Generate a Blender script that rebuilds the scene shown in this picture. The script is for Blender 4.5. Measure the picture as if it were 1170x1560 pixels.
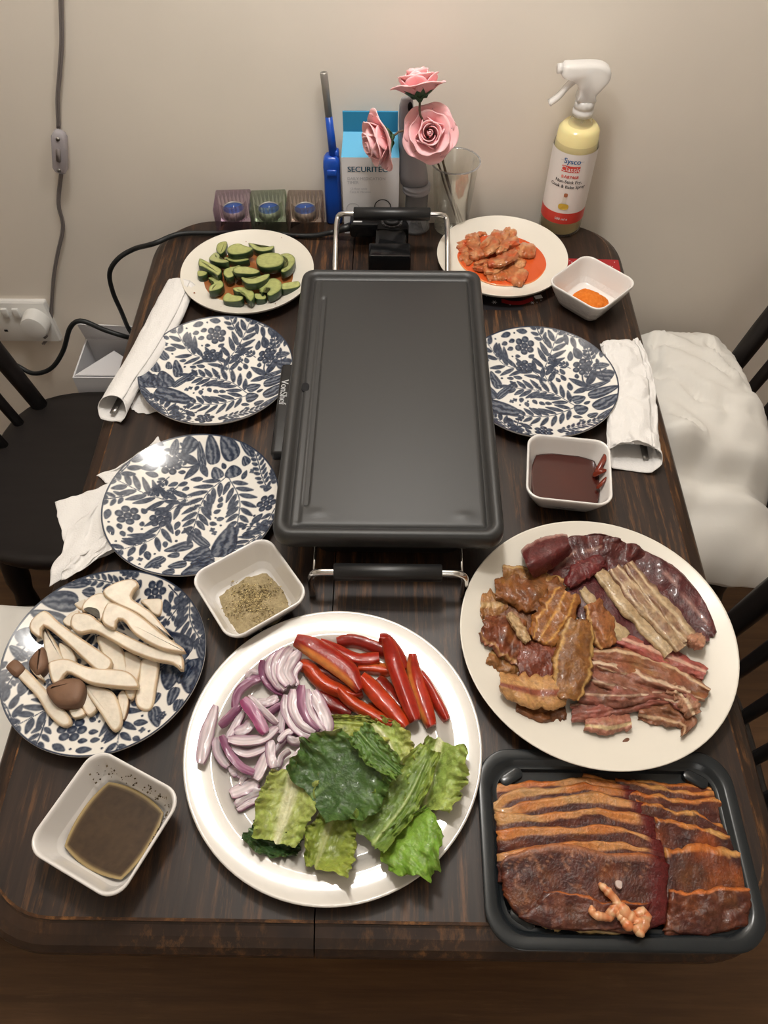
import bpy, bmesh, math, random
import numpy as np
from mathutils import Vector, Matrix
random.seed(7); rng = np.random.default_rng(7)
SC = bpy.context.scene
for o in list(bpy.data.objects): bpy.data.objects.remove(o)
COL = SC.collection
PI = math.pi

# ------------------------------------------------------------------ camera
F = 1180.0; PIT = math.radians(54.2); YAW = math.atan(.0129); CZ = 1.53
cam_data = bpy.data.cameras.new('camera'); cam = bpy.data.objects.new('camera', cam_data); COL.objects.link(cam)
cam.location = (0, 0, CZ); cam.rotation_euler = (math.radians(90) - PIT, 0, YAW)
cam_data.sensor_fit = 'VERTICAL'; cam_data.sensor_height = 36; cam_data.sensor_width = 27
cam_data.lens = 36 * F / 1560; cam_data.clip_start = .02
SC.camera = cam
# ------------------------------------------------------------------ world, lamps, exposure
W_ = bpy.data.worlds.new('world'); SC.world = W_; W_.use_nodes = True
W_.node_tree.nodes['Background'].inputs[0].default_value = (1, .88, .74, 1)
W_.node_tree.nodes['Background'].inputs[1].default_value = .12
def lamp(name, kind, loc, power, col, size, rot=(0, 0, 0)):
    d = bpy.data.lights.new(name, kind); o = bpy.data.objects.new(name, d); COL.objects.link(o)
    o.location = loc; o.rotation_euler = rot; d.energy = power; d.color = col
    if kind == 'AREA': d.shape = 'DISK'; d.size = size
    else: d.shadow_soft_size = size
    return o
LC = (1, .98, .95)
lamp('hanging_lamp', 'POINT', (.04, .90, 1.50), 3.9, (1, .965, .915), .06)
lamp('ceiling_lamp', 'POINT', (-.09, .77, 2.27), 24, LC, .085)
lamp('wall_fill_light', 'POINT', (.2, -1.5, 2.3), 7, LC, .3)  # unseen fill added behind the camera to brighten the back wall
VS = SC.view_settings
VS.view_transform = 'Standard'; VS.look = 'None'; VS.gamma = 1; VS.use_curve_mapping = False
VS.exposure = 0.42
try: SC.cycles.transparent_max_bounces = 32
except Exception: pass

# ------------------------------------------------------------------ helpers
cp, sp, cy, sy = math.cos(PIT), math.sin(PIT), math.cos(YAW), math.sin(YAW)
def ray(px, py):
    u = (px - 585) / F; v = (780 - py) / F
    return Vector((-sy * cp + u * cy - sy * sp * v, cy * cp + u * sy + cy * sp * v, -sp + v * cp))
def P(px, py, z):                     # the point at height z seen at a pixel of the photograph
    d = ray(px, py); t = (z - CZ) / d.z
    return Vector((d.x * t, d.y * t, z))
def Wp(px, py, y):                    # the point of the upright plane at depth y
    d = ray(px, py); t = y / d.y
    return Vector((d.x * t, y, CZ + d.z * t))
def lin(c):
    c = np.asarray(c, float) / 255.
    return np.where(c <= .04045, c / 12.92, ((c + .055) / 1.055) ** 2.4)
def rgba(c): return tuple(lin(c)) + (1,)

def _h(ix, iy, iz, s):
    n = (ix * 374761393 + iy * 668265263 + iz * 1274126177 + s * 974634777) & 0xffffffff
    n = ((n ^ (n >> 13)) * 1274126177) & 0xffffffff
    return ((n ^ (n >> 16)) & 0xffff) / 65535.
def noise(x, y, z=0., s=0):
    x = np.asarray(x, float); y = np.asarray(y, float); z = np.zeros_like(x) + z
    xi = np.floor(x).astype(np.int64); yi = np.floor(y).astype(np.int64); zi = np.floor(z).astype(np.int64)
    f = lambda t: t * t * (3 - 2 * t)
    u, v, w = f(x - xi), f(y - yi), f(z - zi); r = 0
    for a in (0, 1):
        for b in (0, 1):
            for c in (0, 1):
                r = r + _h(xi + a, yi + b, zi + c, s) * (u if a else 1 - u) * (v if b else 1 - v) * (w if c else 1 - w)
    return r
def fbm(x, y, z=0., s=0, o=3):
    r = 0; a = .5; t = 0
    for k in range(o):
        r = r + a * noise(np.asarray(x) * 2 ** k, np.asarray(y) * 2 ** k, np.asarray(z) * 2 ** k, s + k); t += a; a *= .5
    return r / t
def mix(a, b, t):
    a = np.asarray(a, float); b = np.asarray(b, float); t = np.clip(np.asarray(t, float), 0, 1)[..., None]
    return a * (1 - t) + b * t
def sstep(a, b, x): t = np.clip((x - a) / (b - a), 0, 1); return t * t * (3 - 2 * t)
def curve(pts, n):                    # Catmull-Rom resampled evenly
    p = np.array([list(q) for q in pts], float)
    if len(p) == 2: return p[0] + (p[1] - p[0]) * np.linspace(0, 1, n)[:, None]
    q = np.vstack([2 * p[0] - p[1], p, 2 * p[-1] - p[-2]]); out = []
    for i in range(1, len(q) - 2):
        for t in np.linspace(0, 1, 12, endpoint=False):
            a, b, c, d = q[i - 1], q[i], q[i + 1], q[i + 2]
            out.append(.5 * (2 * b + (c - a) * t + (2 * a - 5 * b + 4 * c - d) * t * t + (3 * b - a - 3 * c + d) * t ** 3))
    out.append(p[-1]); out = np.array(out)
    s = np.r_[0, np.cumsum(np.linalg.norm(np.diff(out, axis=0), axis=1))]; t = np.linspace(0, s[-1], n)
    return np.stack([np.interp(t, s, out[:, k]) for k in range(out.shape[1])], 1)
def closed(pts, n):
    p = [list(q) for q in pts]; m = len(p)
    full = curve(p[-2:] + p + p[:3], (m + 4) * 24)
    d = np.array(p[0], float); i0 = np.argmin(np.linalg.norm(full[:len(full) // 2] - d, axis=1))
    i1 = len(full) // 2 + np.argmin(np.linalg.norm(full[len(full) // 2:] - d, axis=1))
    return curve(full[i0:i1 + 1], n + 1)[:-1]

class MB:
    def __init__(s): s.v = []; s.f = []; s.c = []; s.m = []; s.n = 0; s.mi = 0
    def verts(s, a, col=None):
        a = np.asarray(a, float).reshape(-1, 3); i = s.n; s.v.append(a); s.n += len(a)
        c = np.ones((len(a), 3)) * 255 if col is None else np.broadcast_to(np.asarray(col, float).reshape(-1, 3), (len(a), 3))
        s.c.append(c); return i
    def face(s, *idx): s.f.append(tuple(int(i) for i in idx)); s.m.append(s.mi)
    def grid(s, A, cu=False, cv=False, col=None, flip=False):
        A = np.asarray(A, float); n, m = A.shape[:2]; i0 = s.verts(A, col)
        for i in range(n if cu else n - 1):
            for j in range(m if cv else m - 1):
                a = i0 + i * m + j; b = i0 + ((i + 1) % n) * m + j; c = i0 + ((i + 1) % n) * m + (j + 1) % m; d = i0 + i * m + (j + 1) % m
                s.face(*((a, d, c, b) if flip else (a, b, c, d)))
        return i0
    def rings(s, R, cap0=True, cap1=True, col=None):       # stack of closed rings, counter-clockwise, going up
        R = np.asarray(R, float); n, m = R.shape[:2]; i0 = s.grid(R, cv=True, col=col, flip=True)
        if cap0: s.face(*[i0 + j for j in range(m)][::-1])
        if cap1: s.face(*[i0 + (n - 1) * m + j for j in range(m)])
    def lathe(s, prof, seg=48, c=(0, 0, 0), cap0=False, cap1=False, col=None):
        a = np.linspace(0, 2 * PI, seg, endpoint=False)
        R = [np.stack([c[0] + r * np.cos(a), c[1] + r * np.sin(a), np.full(seg, c[2] + z)], 1) for r, z in prof]
        s.rings(R, cap0, cap1, None if col is None else np.repeat(np.asarray(col, float).reshape(-1, 3), seg, 0) if np.ndim(col) == 2 else col)
    def tube(s, path, r, seg=10, cap=True, col=None):
        p = np.array([list(q) for q in path], float); n = len(p); r = np.broadcast_to(r, (n,))
        t = np.gradient(p, axis=0); t /= np.linalg.norm(t, axis=1)[:, None] + 1e-12
        up = np.array([0, 0, 1.]) if abs(t[0][2]) < .9 else np.array([1., 0, 0]); R = []
        x = np.cross(up, t[0]); x /= np.linalg.norm(x)
        a = np.linspace(0, 2 * PI, seg, endpoint=False)
        for i in range(n):
            x = x - t[i] * np.dot(x, t[i]); x /= np.linalg.norm(x) + 1e-12; y = np.cross(t[i], x)
            R.append(p[i] + r[i] * (np.cos(a)[:, None] * x + np.sin(a)[:, None] * y))
        s.rings(R, cap, cap, col)
    def box(s, c, d, bev=0., rz=0., col=None):
        hx, hy, hz = d[0] / 2, d[1] / 2, d[2] / 2; b = min(bev, hx * .98, hy * .98, hz * .98)
        def ring(x, y, z, r):
            return rrect(x, y, r, 4 if bev else 1)[:, :2], z
        out = []
        for (ins, z, r) in ([(b, -hz, b), (b * .3, -hz + b * .3, b), (0, -hz + b, b), (0, hz - b, b), (b * .3, hz - b * .3, b), (b, hz, b)] if bev else [(0, -hz, 0), (0, hz, 0)]):
            q = rrect(hx - ins, hy - ins, max(r - ins * .5, 1e-5), 3 if bev else 1)
            X = q[:, 0] * math.cos(rz) - q[:, 1] * math.sin(rz) + c[0]; Y = q[:, 0] * math.sin(rz) + q[:, 1] * math.cos(rz) + c[1]
            out.append(np.stack([X, Y, np.full(len(q), z + c[2])], 1))
        s.rings(out, col=col)
    def shell(s, A, t, col=None, cu=False):                # top surface A (u,v,3) given thickness t downwards
        A = np.asarray(A, float); n, m = A.shape[:2]
        B = A.copy(); B[..., 2] -= t
        c = None if col is None else np.asarray(col, float).reshape(n * m, 3)
        i = s.grid(A, cu=cu, col=c, flip=True); j = s.grid(B, cu=cu, col=c)
        e = [k for k in range(m)] + [a * m + m - 1 for a in range(1, n)] + [(n - 1) * m + k for k in range(m - 2, -1, -1)] + [a * m for a in range(n - 2, 0, -1)]
        for k in range(len(e)):
            a, b = e[k], e[(k + 1) % len(e)]; s.face(i + b, i + a, j + a, j + b)
    def build(s, name, mat, parent=None, smooth=True, org=None, auto=None):
        V = np.concatenate(s.v) if s.v else np.zeros((0, 3))
        if parent is not None: off = np.array(PLOC.get(parent.name, (0, 0, 0)))
        else: off = np.array(org if org is not None else [(V[:, 0].min() + V[:, 0].max()) / 2, (V[:, 1].min() + V[:, 1].max()) / 2, V[:, 2].min()])
        me = bpy.data.meshes.new(name); me.from_pydata((V - off).tolist(), [], s.f)
        C = np.concatenate(s.c)
        if (C < 254.9).any():
            at = me.color_attributes.new('Col', 'FLOAT_COLOR', 'POINT')
            at.data.foreach_set('color', np.hstack([lin(C), np.ones((len(C), 1))]).astype(np.float32).ravel())
        mats = mat if isinstance(mat, (list, tuple)) else [mat]
        for m in mats: me.materials.append(m)
        if len(mats) > 1: me.polygons.foreach_set('material_index', np.array(s.m, np.int32))
        me.validate(); me.update()
        bm = bmesh.new(); bm.from_mesh(me); bmesh.ops.recalc_face_normals(bm, faces=bm.faces); bm.to_mesh(me); bm.free()
        me.polygons.foreach_set('use_smooth', [bool(smooth)] * len(me.polygons))
        if smooth and auto: me.set_sharp_from_angle(angle=math.radians(auto))
        o = bpy.data.objects.new(name, me); COL.objects.link(o); PLOC[o.name] = tuple(off)
        if parent is not None: o.parent = parent
        else: o.location = off
        return o
PLOC = {}
def rrect(hx, hy, r, k=6, p=2.):
    r = max(min(r, hx - 1e-6, hy - 1e-6), 1e-6); out = []
    for cx, cyy, a0 in ((hx - r, hy - r, 0), (-hx + r, hy - r, PI / 2), (-hx + r, -hy + r, PI), (hx - r, -hy + r, 1.5 * PI)):
        for i in range(k + 1):
            a = a0 + (PI / 2) * i / k; out.append((cx + r * math.cos(a), cyy + r * math.sin(a)))
    return np.array(out)
def rr3(c, hx, hy, r, z, rz=0., k=6):
    q = rrect(hx, hy, r, k)
    return np.stack([c[0] + q[:, 0] * math.cos(rz) - q[:, 1] * math.sin(rz), c[1] + q[:, 0] * math.sin(rz) + q[:, 1] * math.cos(rz), np.full(len(q), z)], 1)
def tag(o, label=None, cat=None, group=None, kind=None):
    if label: o['label'] = label
    if cat: o['category'] = cat
    if group: o['group'] = group
    if kind: o['kind'] = kind
    return o
def thing(name, loc, label, cat, group=None, rz=0.):
    o = bpy.data.objects.new(name, None); COL.objects.link(o); o.location = loc; o.rotation_euler = (0, 0, rz)
    o.empty_display_size = .02; PLOC[o.name] = tuple(loc)
    return tag(o, label, cat, group)
def copy_tree(o, parent=None):
    c = o.copy(); COL.objects.link(c); c.parent = parent
    for ch in list(o.children): copy_tree(ch, c)
    return c
def text(s, size, ax='CENTER'):       # flat lettering: vertices (x right, y up) and faces
    cu = bpy.data.curves.new('txt', 'FONT'); cu.body = s; cu.size = size; cu.align_x = ax; cu.align_y = 'CENTER'; cu.resolution_u = 3
    o = bpy.data.objects.new('txt', cu); COL.objects.link(o)
    me = bpy.data.meshes.new_from_object(o.evaluated_get(bpy.context.evaluated_depsgraph_get()))
    V = np.array([list(v.co) for v in me.vertices]).reshape(-1, 3)[:, :2]; Fc = [tuple(p.vertices) for p in me.polygons]
    bpy.data.objects.remove(o); bpy.data.curves.remove(cu); bpy.data.meshes.remove(me)
    return V, Fc
def put_text(mb, s, size, fn, ax='CENTER', bold=0.):
    V, Fc = text(s, size, ax)
    for dx in ([0, bold] if bold else [0]):
        i = mb.verts([fn(x + dx, y) for x, y in V])
        for f in Fc: mb.face(*[i + k for k in f])

# ------------------------------------------------------------------ materials
def mat(name, col=(200, 200, 200), rough=.5, metal=0., spec=.5, coat=0., sss=0., trans=0., ior=1.45, alpha=1., vcol=False,
        var=0., vscale=40., bump=0., bscale=200., stretch=(1, 1, 1), col2=None, lo=.4, hi=.65, sheen=0.):
    m = bpy.data.materials.new(name); m.use_nodes = True; nt = m.node_tree; N = nt.nodes; L = nt.links
    b = N['Principled BSDF']; I = b.inputs
    I['Base Color'].default_value = rgba(col); I['Roughness'].default_value = rough; I['Metallic'].default_value = metal
    I['Specular IOR Level'].default_value = spec; I['Coat Weight'].default_value = coat; I['Coat Roughness'].default_value = .06
    I['Transmission Weight'].default_value = trans; I['IOR'].default_value = ior; I['Alpha'].default_value = alpha
    I['Sheen Weight'].default_value = sheen
    if sss:
        I['Subsurface Weight'].default_value = sss; I['Subsurface Radius'].default_value = (1, .5, .35); I['Subsurface Scale'].default_value = .004
    src = None
    tc = N.new('ShaderNodeTexCoord'); mp = N.new('ShaderNodeMapping'); mp.inputs['Scale'].default_value = stretch
    L.new(tc.outputs['Object'], mp.inputs['Vector'])
    if vcol:
        a = N.new('ShaderNodeVertexColor'); a.layer_name = 'Col'; src = a.outputs['Color']
    if col2 is not None or var:
        n = N.new('ShaderNodeTexNoise'); n.inputs['Scale'].default_value = vscale; n.inputs['Detail'].default_value = 6
        L.new(mp.outputs['Vector'], n.inputs['Vector'])
        r = N.new('ShaderNodeMapRange'); r.inputs[1].default_value = lo; r.inputs[2].default_value = hi; L.new(n.outputs['Fac'], r.inputs[0])
        x = N.new('ShaderNodeMix'); x.data_type = 'RGBA'; L.new(r.outputs[0], x.inputs[0])
        if col2 is not None:
            x.inputs[6].default_value = rgba(col); x.inputs[7].default_value = rgba(col2)
        else:
            x.blend_type = 'MULTIPLY'; x.inputs[6].default_value = rgba(col); g = 1 - var; x.inputs[7].default_value = (g, g, g, 1)
        if src is not None: L.new(src, x.inputs[6])
        src = x.outputs[2]
    if src is not None: L.new(src, I['Base Color'])
    if bump:
        n = N.new('ShaderNodeTexNoise'); n.inputs['Scale'].default_value = bscale; n.inputs['Detail'].default_value = 4
        L.new(mp.outputs['Vector'], n.inputs['Vector'])
        bp = N.new('ShaderNodeBump'); bp.inputs['Strength'].default_value = min(1, bump); bp.inputs['Distance'].default_value = .0015
        L.new(n.outputs['Fac'], bp.inputs['Height']); L.new(bp.outputs['Normal'], I['Normal'])
    return m
def glassy(name, col, rough=.05, clear=.8, ior=1.45, body=0., refl=.9, diffuse=False):       # thin clear plastic / glass with a tint
    m = bpy.data.materials.new(name); m.use_nodes = True; nt = m.node_tree; N = nt.nodes; L = nt.links
    b = N['Principled BSDF']; b.inputs['Base Color'].default_value = rgba(col); b.inputs['Roughness'].default_value = rough; b.inputs['Metallic'].default_value = 0. if diffuse else .9
    t = N.new('ShaderNodeBsdfTransparent'); t.inputs[0].default_value = rgba(col)
    x = N.new('ShaderNodeMixShader'); fr = N.new('ShaderNodeFresnel'); fr.inputs[0].default_value = ior
    mr = N.new('ShaderNodeMapRange'); mr.inputs[3].default_value = 1 - clear; mr.inputs[4].default_value = refl
    L.new(fr.outputs[0], mr.inputs[0]); L.new(mr.outputs[0], x.inputs[0]); L.new(t.outputs[0], x.inputs[1]); L.new(b.outputs[0], x.inputs[2])
    L.new(x.outputs[0], N['Material Output'].inputs[0]); return m
def wood_mat(name, dark, mid, worn, amt=.62, grain=(60, 4, 60), rough=.42, wscale=9):
    m = mat(name, dark, rough=rough); nt = m.node_tree; N = nt.nodes; L = nt.links; b = N['Principled BSDF']
    tc = N.new('ShaderNodeTexCoord')
    def nz(scale, stretch, detail=8, rg=.6):
        mp = N.new('ShaderNodeMapping'); mp.inputs['Scale'].default_value = stretch; L.new(tc.outputs['Object'], mp.inputs['Vector'])
        n = N.new('ShaderNodeTexNoise'); n.inputs['Scale'].default_value = scale; n.inputs['Detail'].default_value = detail; n.inputs['Roughness'].default_value = rg
        L.new(mp.outputs['Vector'], n.inputs['Vector']); return n.outputs['Fac']
    def rng_(s, a, b_):
        r = N.new('ShaderNodeMapRange'); r.inputs[1].default_value = a; r.inputs[2].default_value = b_; L.new(s, r.inputs[0]); return r.outputs[0]
    def mul(a, c):
        q = N.new('ShaderNodeMath'); q.operation = 'MULTIPLY'; L.new(a, q.inputs[0]); L.new(c, q.inputs[1]); return q.outputs[0]
    g = nz(1, grain); big = nz(wscale, (1, .55, 1), 5)
    x = N.new('ShaderNodeMix'); x.data_type = 'RGBA'; x.inputs[6].default_value = rgba(dark); x.inputs[7].default_value = rgba(mid)
    L.new(rng_(g, .38, .72), x.inputs[0])
    y = N.new('ShaderNodeMix'); y.data_type = 'RGBA'; L.new(x.outputs[2], y.inputs[6]); y.inputs[7].default_value = rgba(worn)
    L.new(mul(rng_(nz(2.2, grain, 10, .75), .5, .72), rng_(big, amt - .1, amt + .14)), y.inputs[0])
    L.new(y.outputs[2], b.inputs['Base Color'])
    bp = N.new('ShaderNodeBump'); bp.inputs['Strength'].default_value = .35; bp.inputs['Distance'].default_value = .0008
    L.new(g, bp.inputs['Height']); L.new(bp.outputs['Normal'], b.inputs['Normal'])
    return m
M = {}
M['wall'] = mat('wall_paint', (234, 225, 213), rough=.75, spec=.25, var=.05, vscale=3, bump=.12, bscale=90)
M['floor'] = wood_mat('floor_wood', (82, 55, 31), (106, 75, 45), (124, 92, 60), .6, (4, 60, 4), .4)
M['ceiling'] = mat('ceiling_paint', (226, 220, 210), rough=.9)
M['table'] = wood_mat('worn_table_wood', (30, 22, 19), (58, 42, 33), (146, 98, 56), .50)
M['table_edge'] = wood_mat('worn_table_edge', (40, 29, 24), (62, 44, 33), (150, 104, 62), .50, (40, 5, 40), .4, 14)
M['table_groove'] = wood_mat('worn_table_groove', (52, 36, 27), (92, 62, 40), (176, 122, 70), .42, (40, 40, 40), .45, 16)
M['chair'] = mat('black_chair_wood', (30, 25, 24), rough=.42, var=.25, vscale=12, stretch=(1, 6, 1))
M['plate'] = mat('white_glazed_china', (206, 201, 194), rough=.045, coat=.6, spec=.5, bump=.025, bscale=70)
M['cream_plate'] = mat('matt_white_china', (220, 214, 202), rough=.28, spec=.45)
M['print'] = mat('blue_printed_glaze', rough=.12, coat=.5, vcol=True)
M['bowl'] = mat('white_bowl_glaze', (222, 218, 214), rough=.14, coat=.4)
M['bowl_out'] = mat('embossed_white_bowl', (220, 216, 212), rough=.2, coat=.3, bump=1., bscale=130)
M['pan'] = mat('nonstick_coating', (42, 42, 42), rough=.42, spec=.55, bump=.1, bscale=1500)
M['blackplastic'] = mat('black_plastic', (26, 26, 27), rough=.38)
M['gloss_black'] = mat('gloss_black_plastic', (20, 20, 21), rough=.16)
M['hole'] = mat('drain_hole_black', (8, 8, 12), rough=.8)
M['chrome'] = mat('chrome', (215, 215, 215), rough=.12, metal=1)
M['steel'] = mat('steel', (150, 148, 145), rough=.28, metal=1)
M['white_ink'] = mat('white_lettering', (225, 225, 225), rough=.5)
M['grey_ink'] = mat('grey_lettering', (128, 128, 130), rough=.5)
M['paper'] = mat('paper_towel', (222, 219, 216), rough=.9, spec=.1, bump=.5, bscale=420, sheen=.2)
M['cushion'] = mat('white_cotton', (226, 222, 215), rough=.95, spec=.1, bump=.3, bscale=60, sheen=.2)
M['white_plastic'] = mat('white_plastic', (222, 220, 216), rough=.3)
M['grey_cord'] = mat('grey_clear_cord', (122, 114, 112), rough=.3)
M['black_cord'] = mat('black_rubber_cord', (24, 26, 27), rough=.5)
M['clear'] = glassy('clear_plastic', (250, 250, 248), .08, .97, refl=.45)
M['clear_grey'] = glassy('smoky_clear_plastic', (226, 226, 228), .15, .86, refl=.6, diffuse=True)
M['switch'] = glassy('clear_switch_plastic', (225, 220, 224), .12, .62, diffuse=True)
M['carton'] = mat('white_card', (226, 224, 226), rough=.6)
M['blue_card'] = mat('blue_card', (62, 164, 208), rough=.5)
M['teal_ink'] = mat('blue_green_lettering', (52, 120, 150), rough=.5)
M['pale_ink'] = mat('pale_grey_lettering', (178, 178, 184), rough=.5)
M['lighter'] = mat('blue_plastic', (24, 76, 176), rough=.3, coat=.2)
M['gunmetal'] = mat('gunmetal', (168, 164, 158), rough=.4, metal=.5)
M['grey_plastic'] = mat('grey_plastic', (158, 158, 164), rough=.42)
M['petal'] = mat('pink_foam', (250, 190, 194), rough=.8, spec=.15, sss=.25, vcol=True)
M['sepal'] = mat('green_foam_leaf', (62, 92, 66), rough=.8)
M['stem'] = mat('brown_wire_stem', (92, 78, 62), rough=.7)
M['food'] = mat('moist_food', rough=.32, vcol=True, sss=.15, bump=.3, bscale=260, coat=.25, var=.22, vscale=130)
M['dryfood'] = mat('dry_food', rough=.6, vcol=True, sss=.2, bump=.35, bscale=180, var=.14, vscale=70)
M['meat'] = mat('raw_meat', rough=.36, vcol=True, sss=.12, bump=.6, bscale=420, coat=.16, spec=.4, var=.32, vscale=190)
M['leaf'] = mat('lettuce_leaf', rough=.42, vcol=True, sss=.2, bump=1., bscale=230, coat=.12, var=.22, vscale=150)
M['onion'] = mat('onion_flesh', rough=.3, vcol=True, sss=.3, coat=.25)
M['powder'] = mat('ground_spice', rough=.95, vcol=True, spec=.1, bump=.8, bscale=700)
M['liquid'] = mat('dark_dressing', rough=.06, vcol=True, coat=.4)
M['thick'] = mat('thick_red_sauce', rough=.22, vcol=True, coat=.2, bump=.12, bscale=60)
M['tray'] = mat('black_tray_plastic', (30, 34, 37), rough=.22, spec=.5)
M['card_black'] = mat('black_card', (30, 28, 30), rough=.4)
M['card_red'] = mat('red_card', (158, 34, 38), rough=.45)
M['label'] = mat('white_label', (228, 222, 218), rough=.4)
M['label_red'] = mat('red_label', (206, 66, 54), rough=.4)
M['blue_ink'] = mat('blue_lettering', (40, 96, 150), rough=.5)
M['black_ink'] = mat('black_lettering', (46, 44, 44), rough=.5)
M['oil_print'] = mat('printed_oil', (206, 170, 60), rough=.5)
M['cork_print'] = mat('printed_cork', (168, 104, 70), rough=.5)

# ------------------------------------------------------------------ room
WY = 1.206; T = .75
def slab_box(name, lo, hi, m, kind='structure'):
    mb = MB(); c = [(a + b) / 2 for a, b in zip(lo, hi)]; mb.box(c, [b - a for a, b in zip(lo, hi)]); return tag(mb.build(name, m, smooth=False), kind=kind)
slab_box('floor', (-1.9, -2.3, -.05), (1.9, WY, 0), M['floor'])
slab_box('wall_back', (-2, WY, -.05), (2, WY + .1, 2.55), M['wall'])
slab_box('wall_left', (-2, -2.4, -.05), (-1.9, WY, 2.55), M['wall'])
slab_box('wall_right', (1.9, -2.4, -.05), (2, WY, 2.55), M['wall'])
slab_box('wall_front', (-1.9, -2.4, -.05), (1.9, -2.3, 2.55), M['wall'])
slab_box('ceiling', (-2, -2.4, 2.5), (2, WY + .1, 2.6), M['ceiling'])
slab_box('baseboard_back', (-1.9, WY - .016, 0), (1.9, WY, .11), M['white_plastic'])

# ------------------------------------------------------------------ table
TX0, TX1, TY0, TY1 = -.402, .382, .082, 1.196
tcx, tcy, thx, thy = (TX0 + TX1) / 2, (TY0 + TY1) / 2, (TX1 - TX0) / 2, (TY1 - TY0) / 2
table = thing('dining_table', (tcx, tcy, 0), 'dark brown worn wooden table with rounded corners against the wall', 'table')
prof = [(.030, .706), (.006, .712), (0, .719), (.001, .727), (.006, .7345), (.014, .7405), (.0225, .744), (.0245, .7455), (.0247, .7484), (.0272, .75)]
def half_top(sign, name):
    mb = MB(); R = [rr3((tcx, tcy), thx - i, thy - i, .095 - i * .8, z, 0, 10) for i, z in prof]
    mb.rings(R, True, True)
    o = mb.build(name, [M['table'], M['table_edge'], M['table_groove']], table, smooth=False)
    bm = bmesh.new(); bm.from_mesh(o.data)
    for f in bm.faces:
        if f.calc_center_median().z + 0 < .7487: f.material_index = 1
        elif f.calc_center_median().z < .74995: f.material_index = 2
    g = bm.verts[:] + bm.edges[:] + bm.faces[:]
    r = bmesh.ops.bisect_plane(bm, geom=g, plane_co=(-.064 - tcx + sign * .0007, 0, 0), plane_no=(sign, 0, 0), clear_inner=True)
    ed = [e for e in r['geom_cut'] if isinstance(e, bmesh.types.BMEdge)]
    bmesh.ops.contextual_create(bm, geom=ed); bmesh.ops.recalc_face_normals(bm, faces=bm.faces)
    bm.to_mesh(o.data); bm.free(); return o
half_top(1, 'tabletop_leaf'); half_top(-1, 'tabletop_leaf')
def turned(mb, top, bot, rs, seg=14):
    p = np.array(top) + (np.array(bot) - np.array(top)) * np.linspace(0, 1, len(rs))[:, None]; mb.tube(p, np.array(rs), seg)
for sx in (-1, 1):
    for s2 in (-1, 1):
        mb = MB(); x, y = tcx + sx * (thx - .30), tcy + s2 * (thy - .13)
        mb.box((x, y, .655), (.062, .062, .11), .004); turned(mb, (x, y, .6), (x, y, 0), [.03, .02, .031, .033, .026, .03, .028, .024, .02, .027, .018])
        mb.build('table_leg', M['table_edge'], table)
for a, b in (((tcx, TY0 + .085), (2 * thx - .2, .02)), ((tcx, TY1 - .085), (2 * thx - .2, .02)), ((TX0 + .075, tcy), (.02, 2 * thy - .2)), ((TX1 - .075, tcy), (.02, 2 * thy - .2))):
    mb = MB(); mb.box((a[0], a[1], .668), (b[0], b[1], .074), .002); mb.build('apron', M['table'], table)

# ------------------------------------------------------------------ chairs (built once at the origin, facing +x)
def make_chair():
    ch = thing('wooden_chair', (0, 0, 0), 'x', 'chair', 'black spindle back chairs')
    mb = MB(); a = np.linspace(0, 2 * PI, 44, endpoint=False)
    pw = lambda t, n: np.sign(t) * np.abs(t) ** (2 / n)
    ex = lambda s: np.stack([.2 * s * pw(np.cos(a), 3.2), .2 * s * pw(np.sin(a), 3.2)], 1)
    mb.rings([np.c_[ex(s), np.full(44, z)] for s, z in ((.93, .418), (.985, .423), (1, .433), (.99, .444), (.96, .449), (.9, .447), (.6, .443))])
    mb.build('seat', M['chair'], ch)
    for sx in (-1, 1):
        for s2 in (-1, 1):
            mb = MB(); turned(mb, (sx * .135, s2 * .135, .43), (sx * .18, s2 * .175, 0), [.014, .017, .021, .022, .017, .021, .0215, .021, .015, .019, .017, .014]); mb.build('leg', M['chair'], ch)
    for s2 in (-1, 1):
        mb = MB(); turned(mb, (-.158, s2 * .157, .2), (.158, s2 * .157, .2), [.008, .009, .012, .013, .012, .009, .008]); mb.build('stretcher', M['chair'], ch)
    mb = MB(); turned(mb, (0, -.15, .2), (0, .15, .2), [.008, .012, .013, .012, .008]); mb.build('stretcher', M['chair'], ch)
    base = [(-.142, .159), (-.168, .112), (-.181, .057), (-.184, 0), (-.181, -.057), (-.168, -.112), (-.142, -.159)]
    H = .43; top = []
    for i, (x, y) in enumerate(base):
        mb = MB(); big = i in (0, 6); r = .015 if big else .0095
        q = [(x - .24 * h, y * (1 + .22 * h), .44 + h) for h in np.linspace(0, H, 8)]; top.append(q[-1])
        mb.tube(q, [r, r * 1.05, r * 1.15, r * 1.2, r * 1.15, r * 1.05, r, r * .9], 10); mb.build('back_post' if big else 'spindle', M['chair'], ch)
    mb = MB(); tp = curve(top, 24); n = len(tp); A = []
    for i in range(n):
        s = np.array([0, 0, 1.]); xx = np.array([1., 0, 0]); ww = .03 + .012 * math.sin(PI * i / (n - 1))
        A.append([tp[i] + xx * a_ + s * b_ for a_, b_ in ((.009, -ww), (.011, 0), (.007, ww), (0, ww + .006), (-.008, ww), (-.011, 0), (-.009, -ww), (0, -ww - .004))])
    mb.rings(A); mb.build('top_rail', M['chair'], ch)
    return ch
ch = make_chair()
CH = [ch, copy_tree(ch), copy_tree(ch), copy_tree(ch)]
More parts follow.
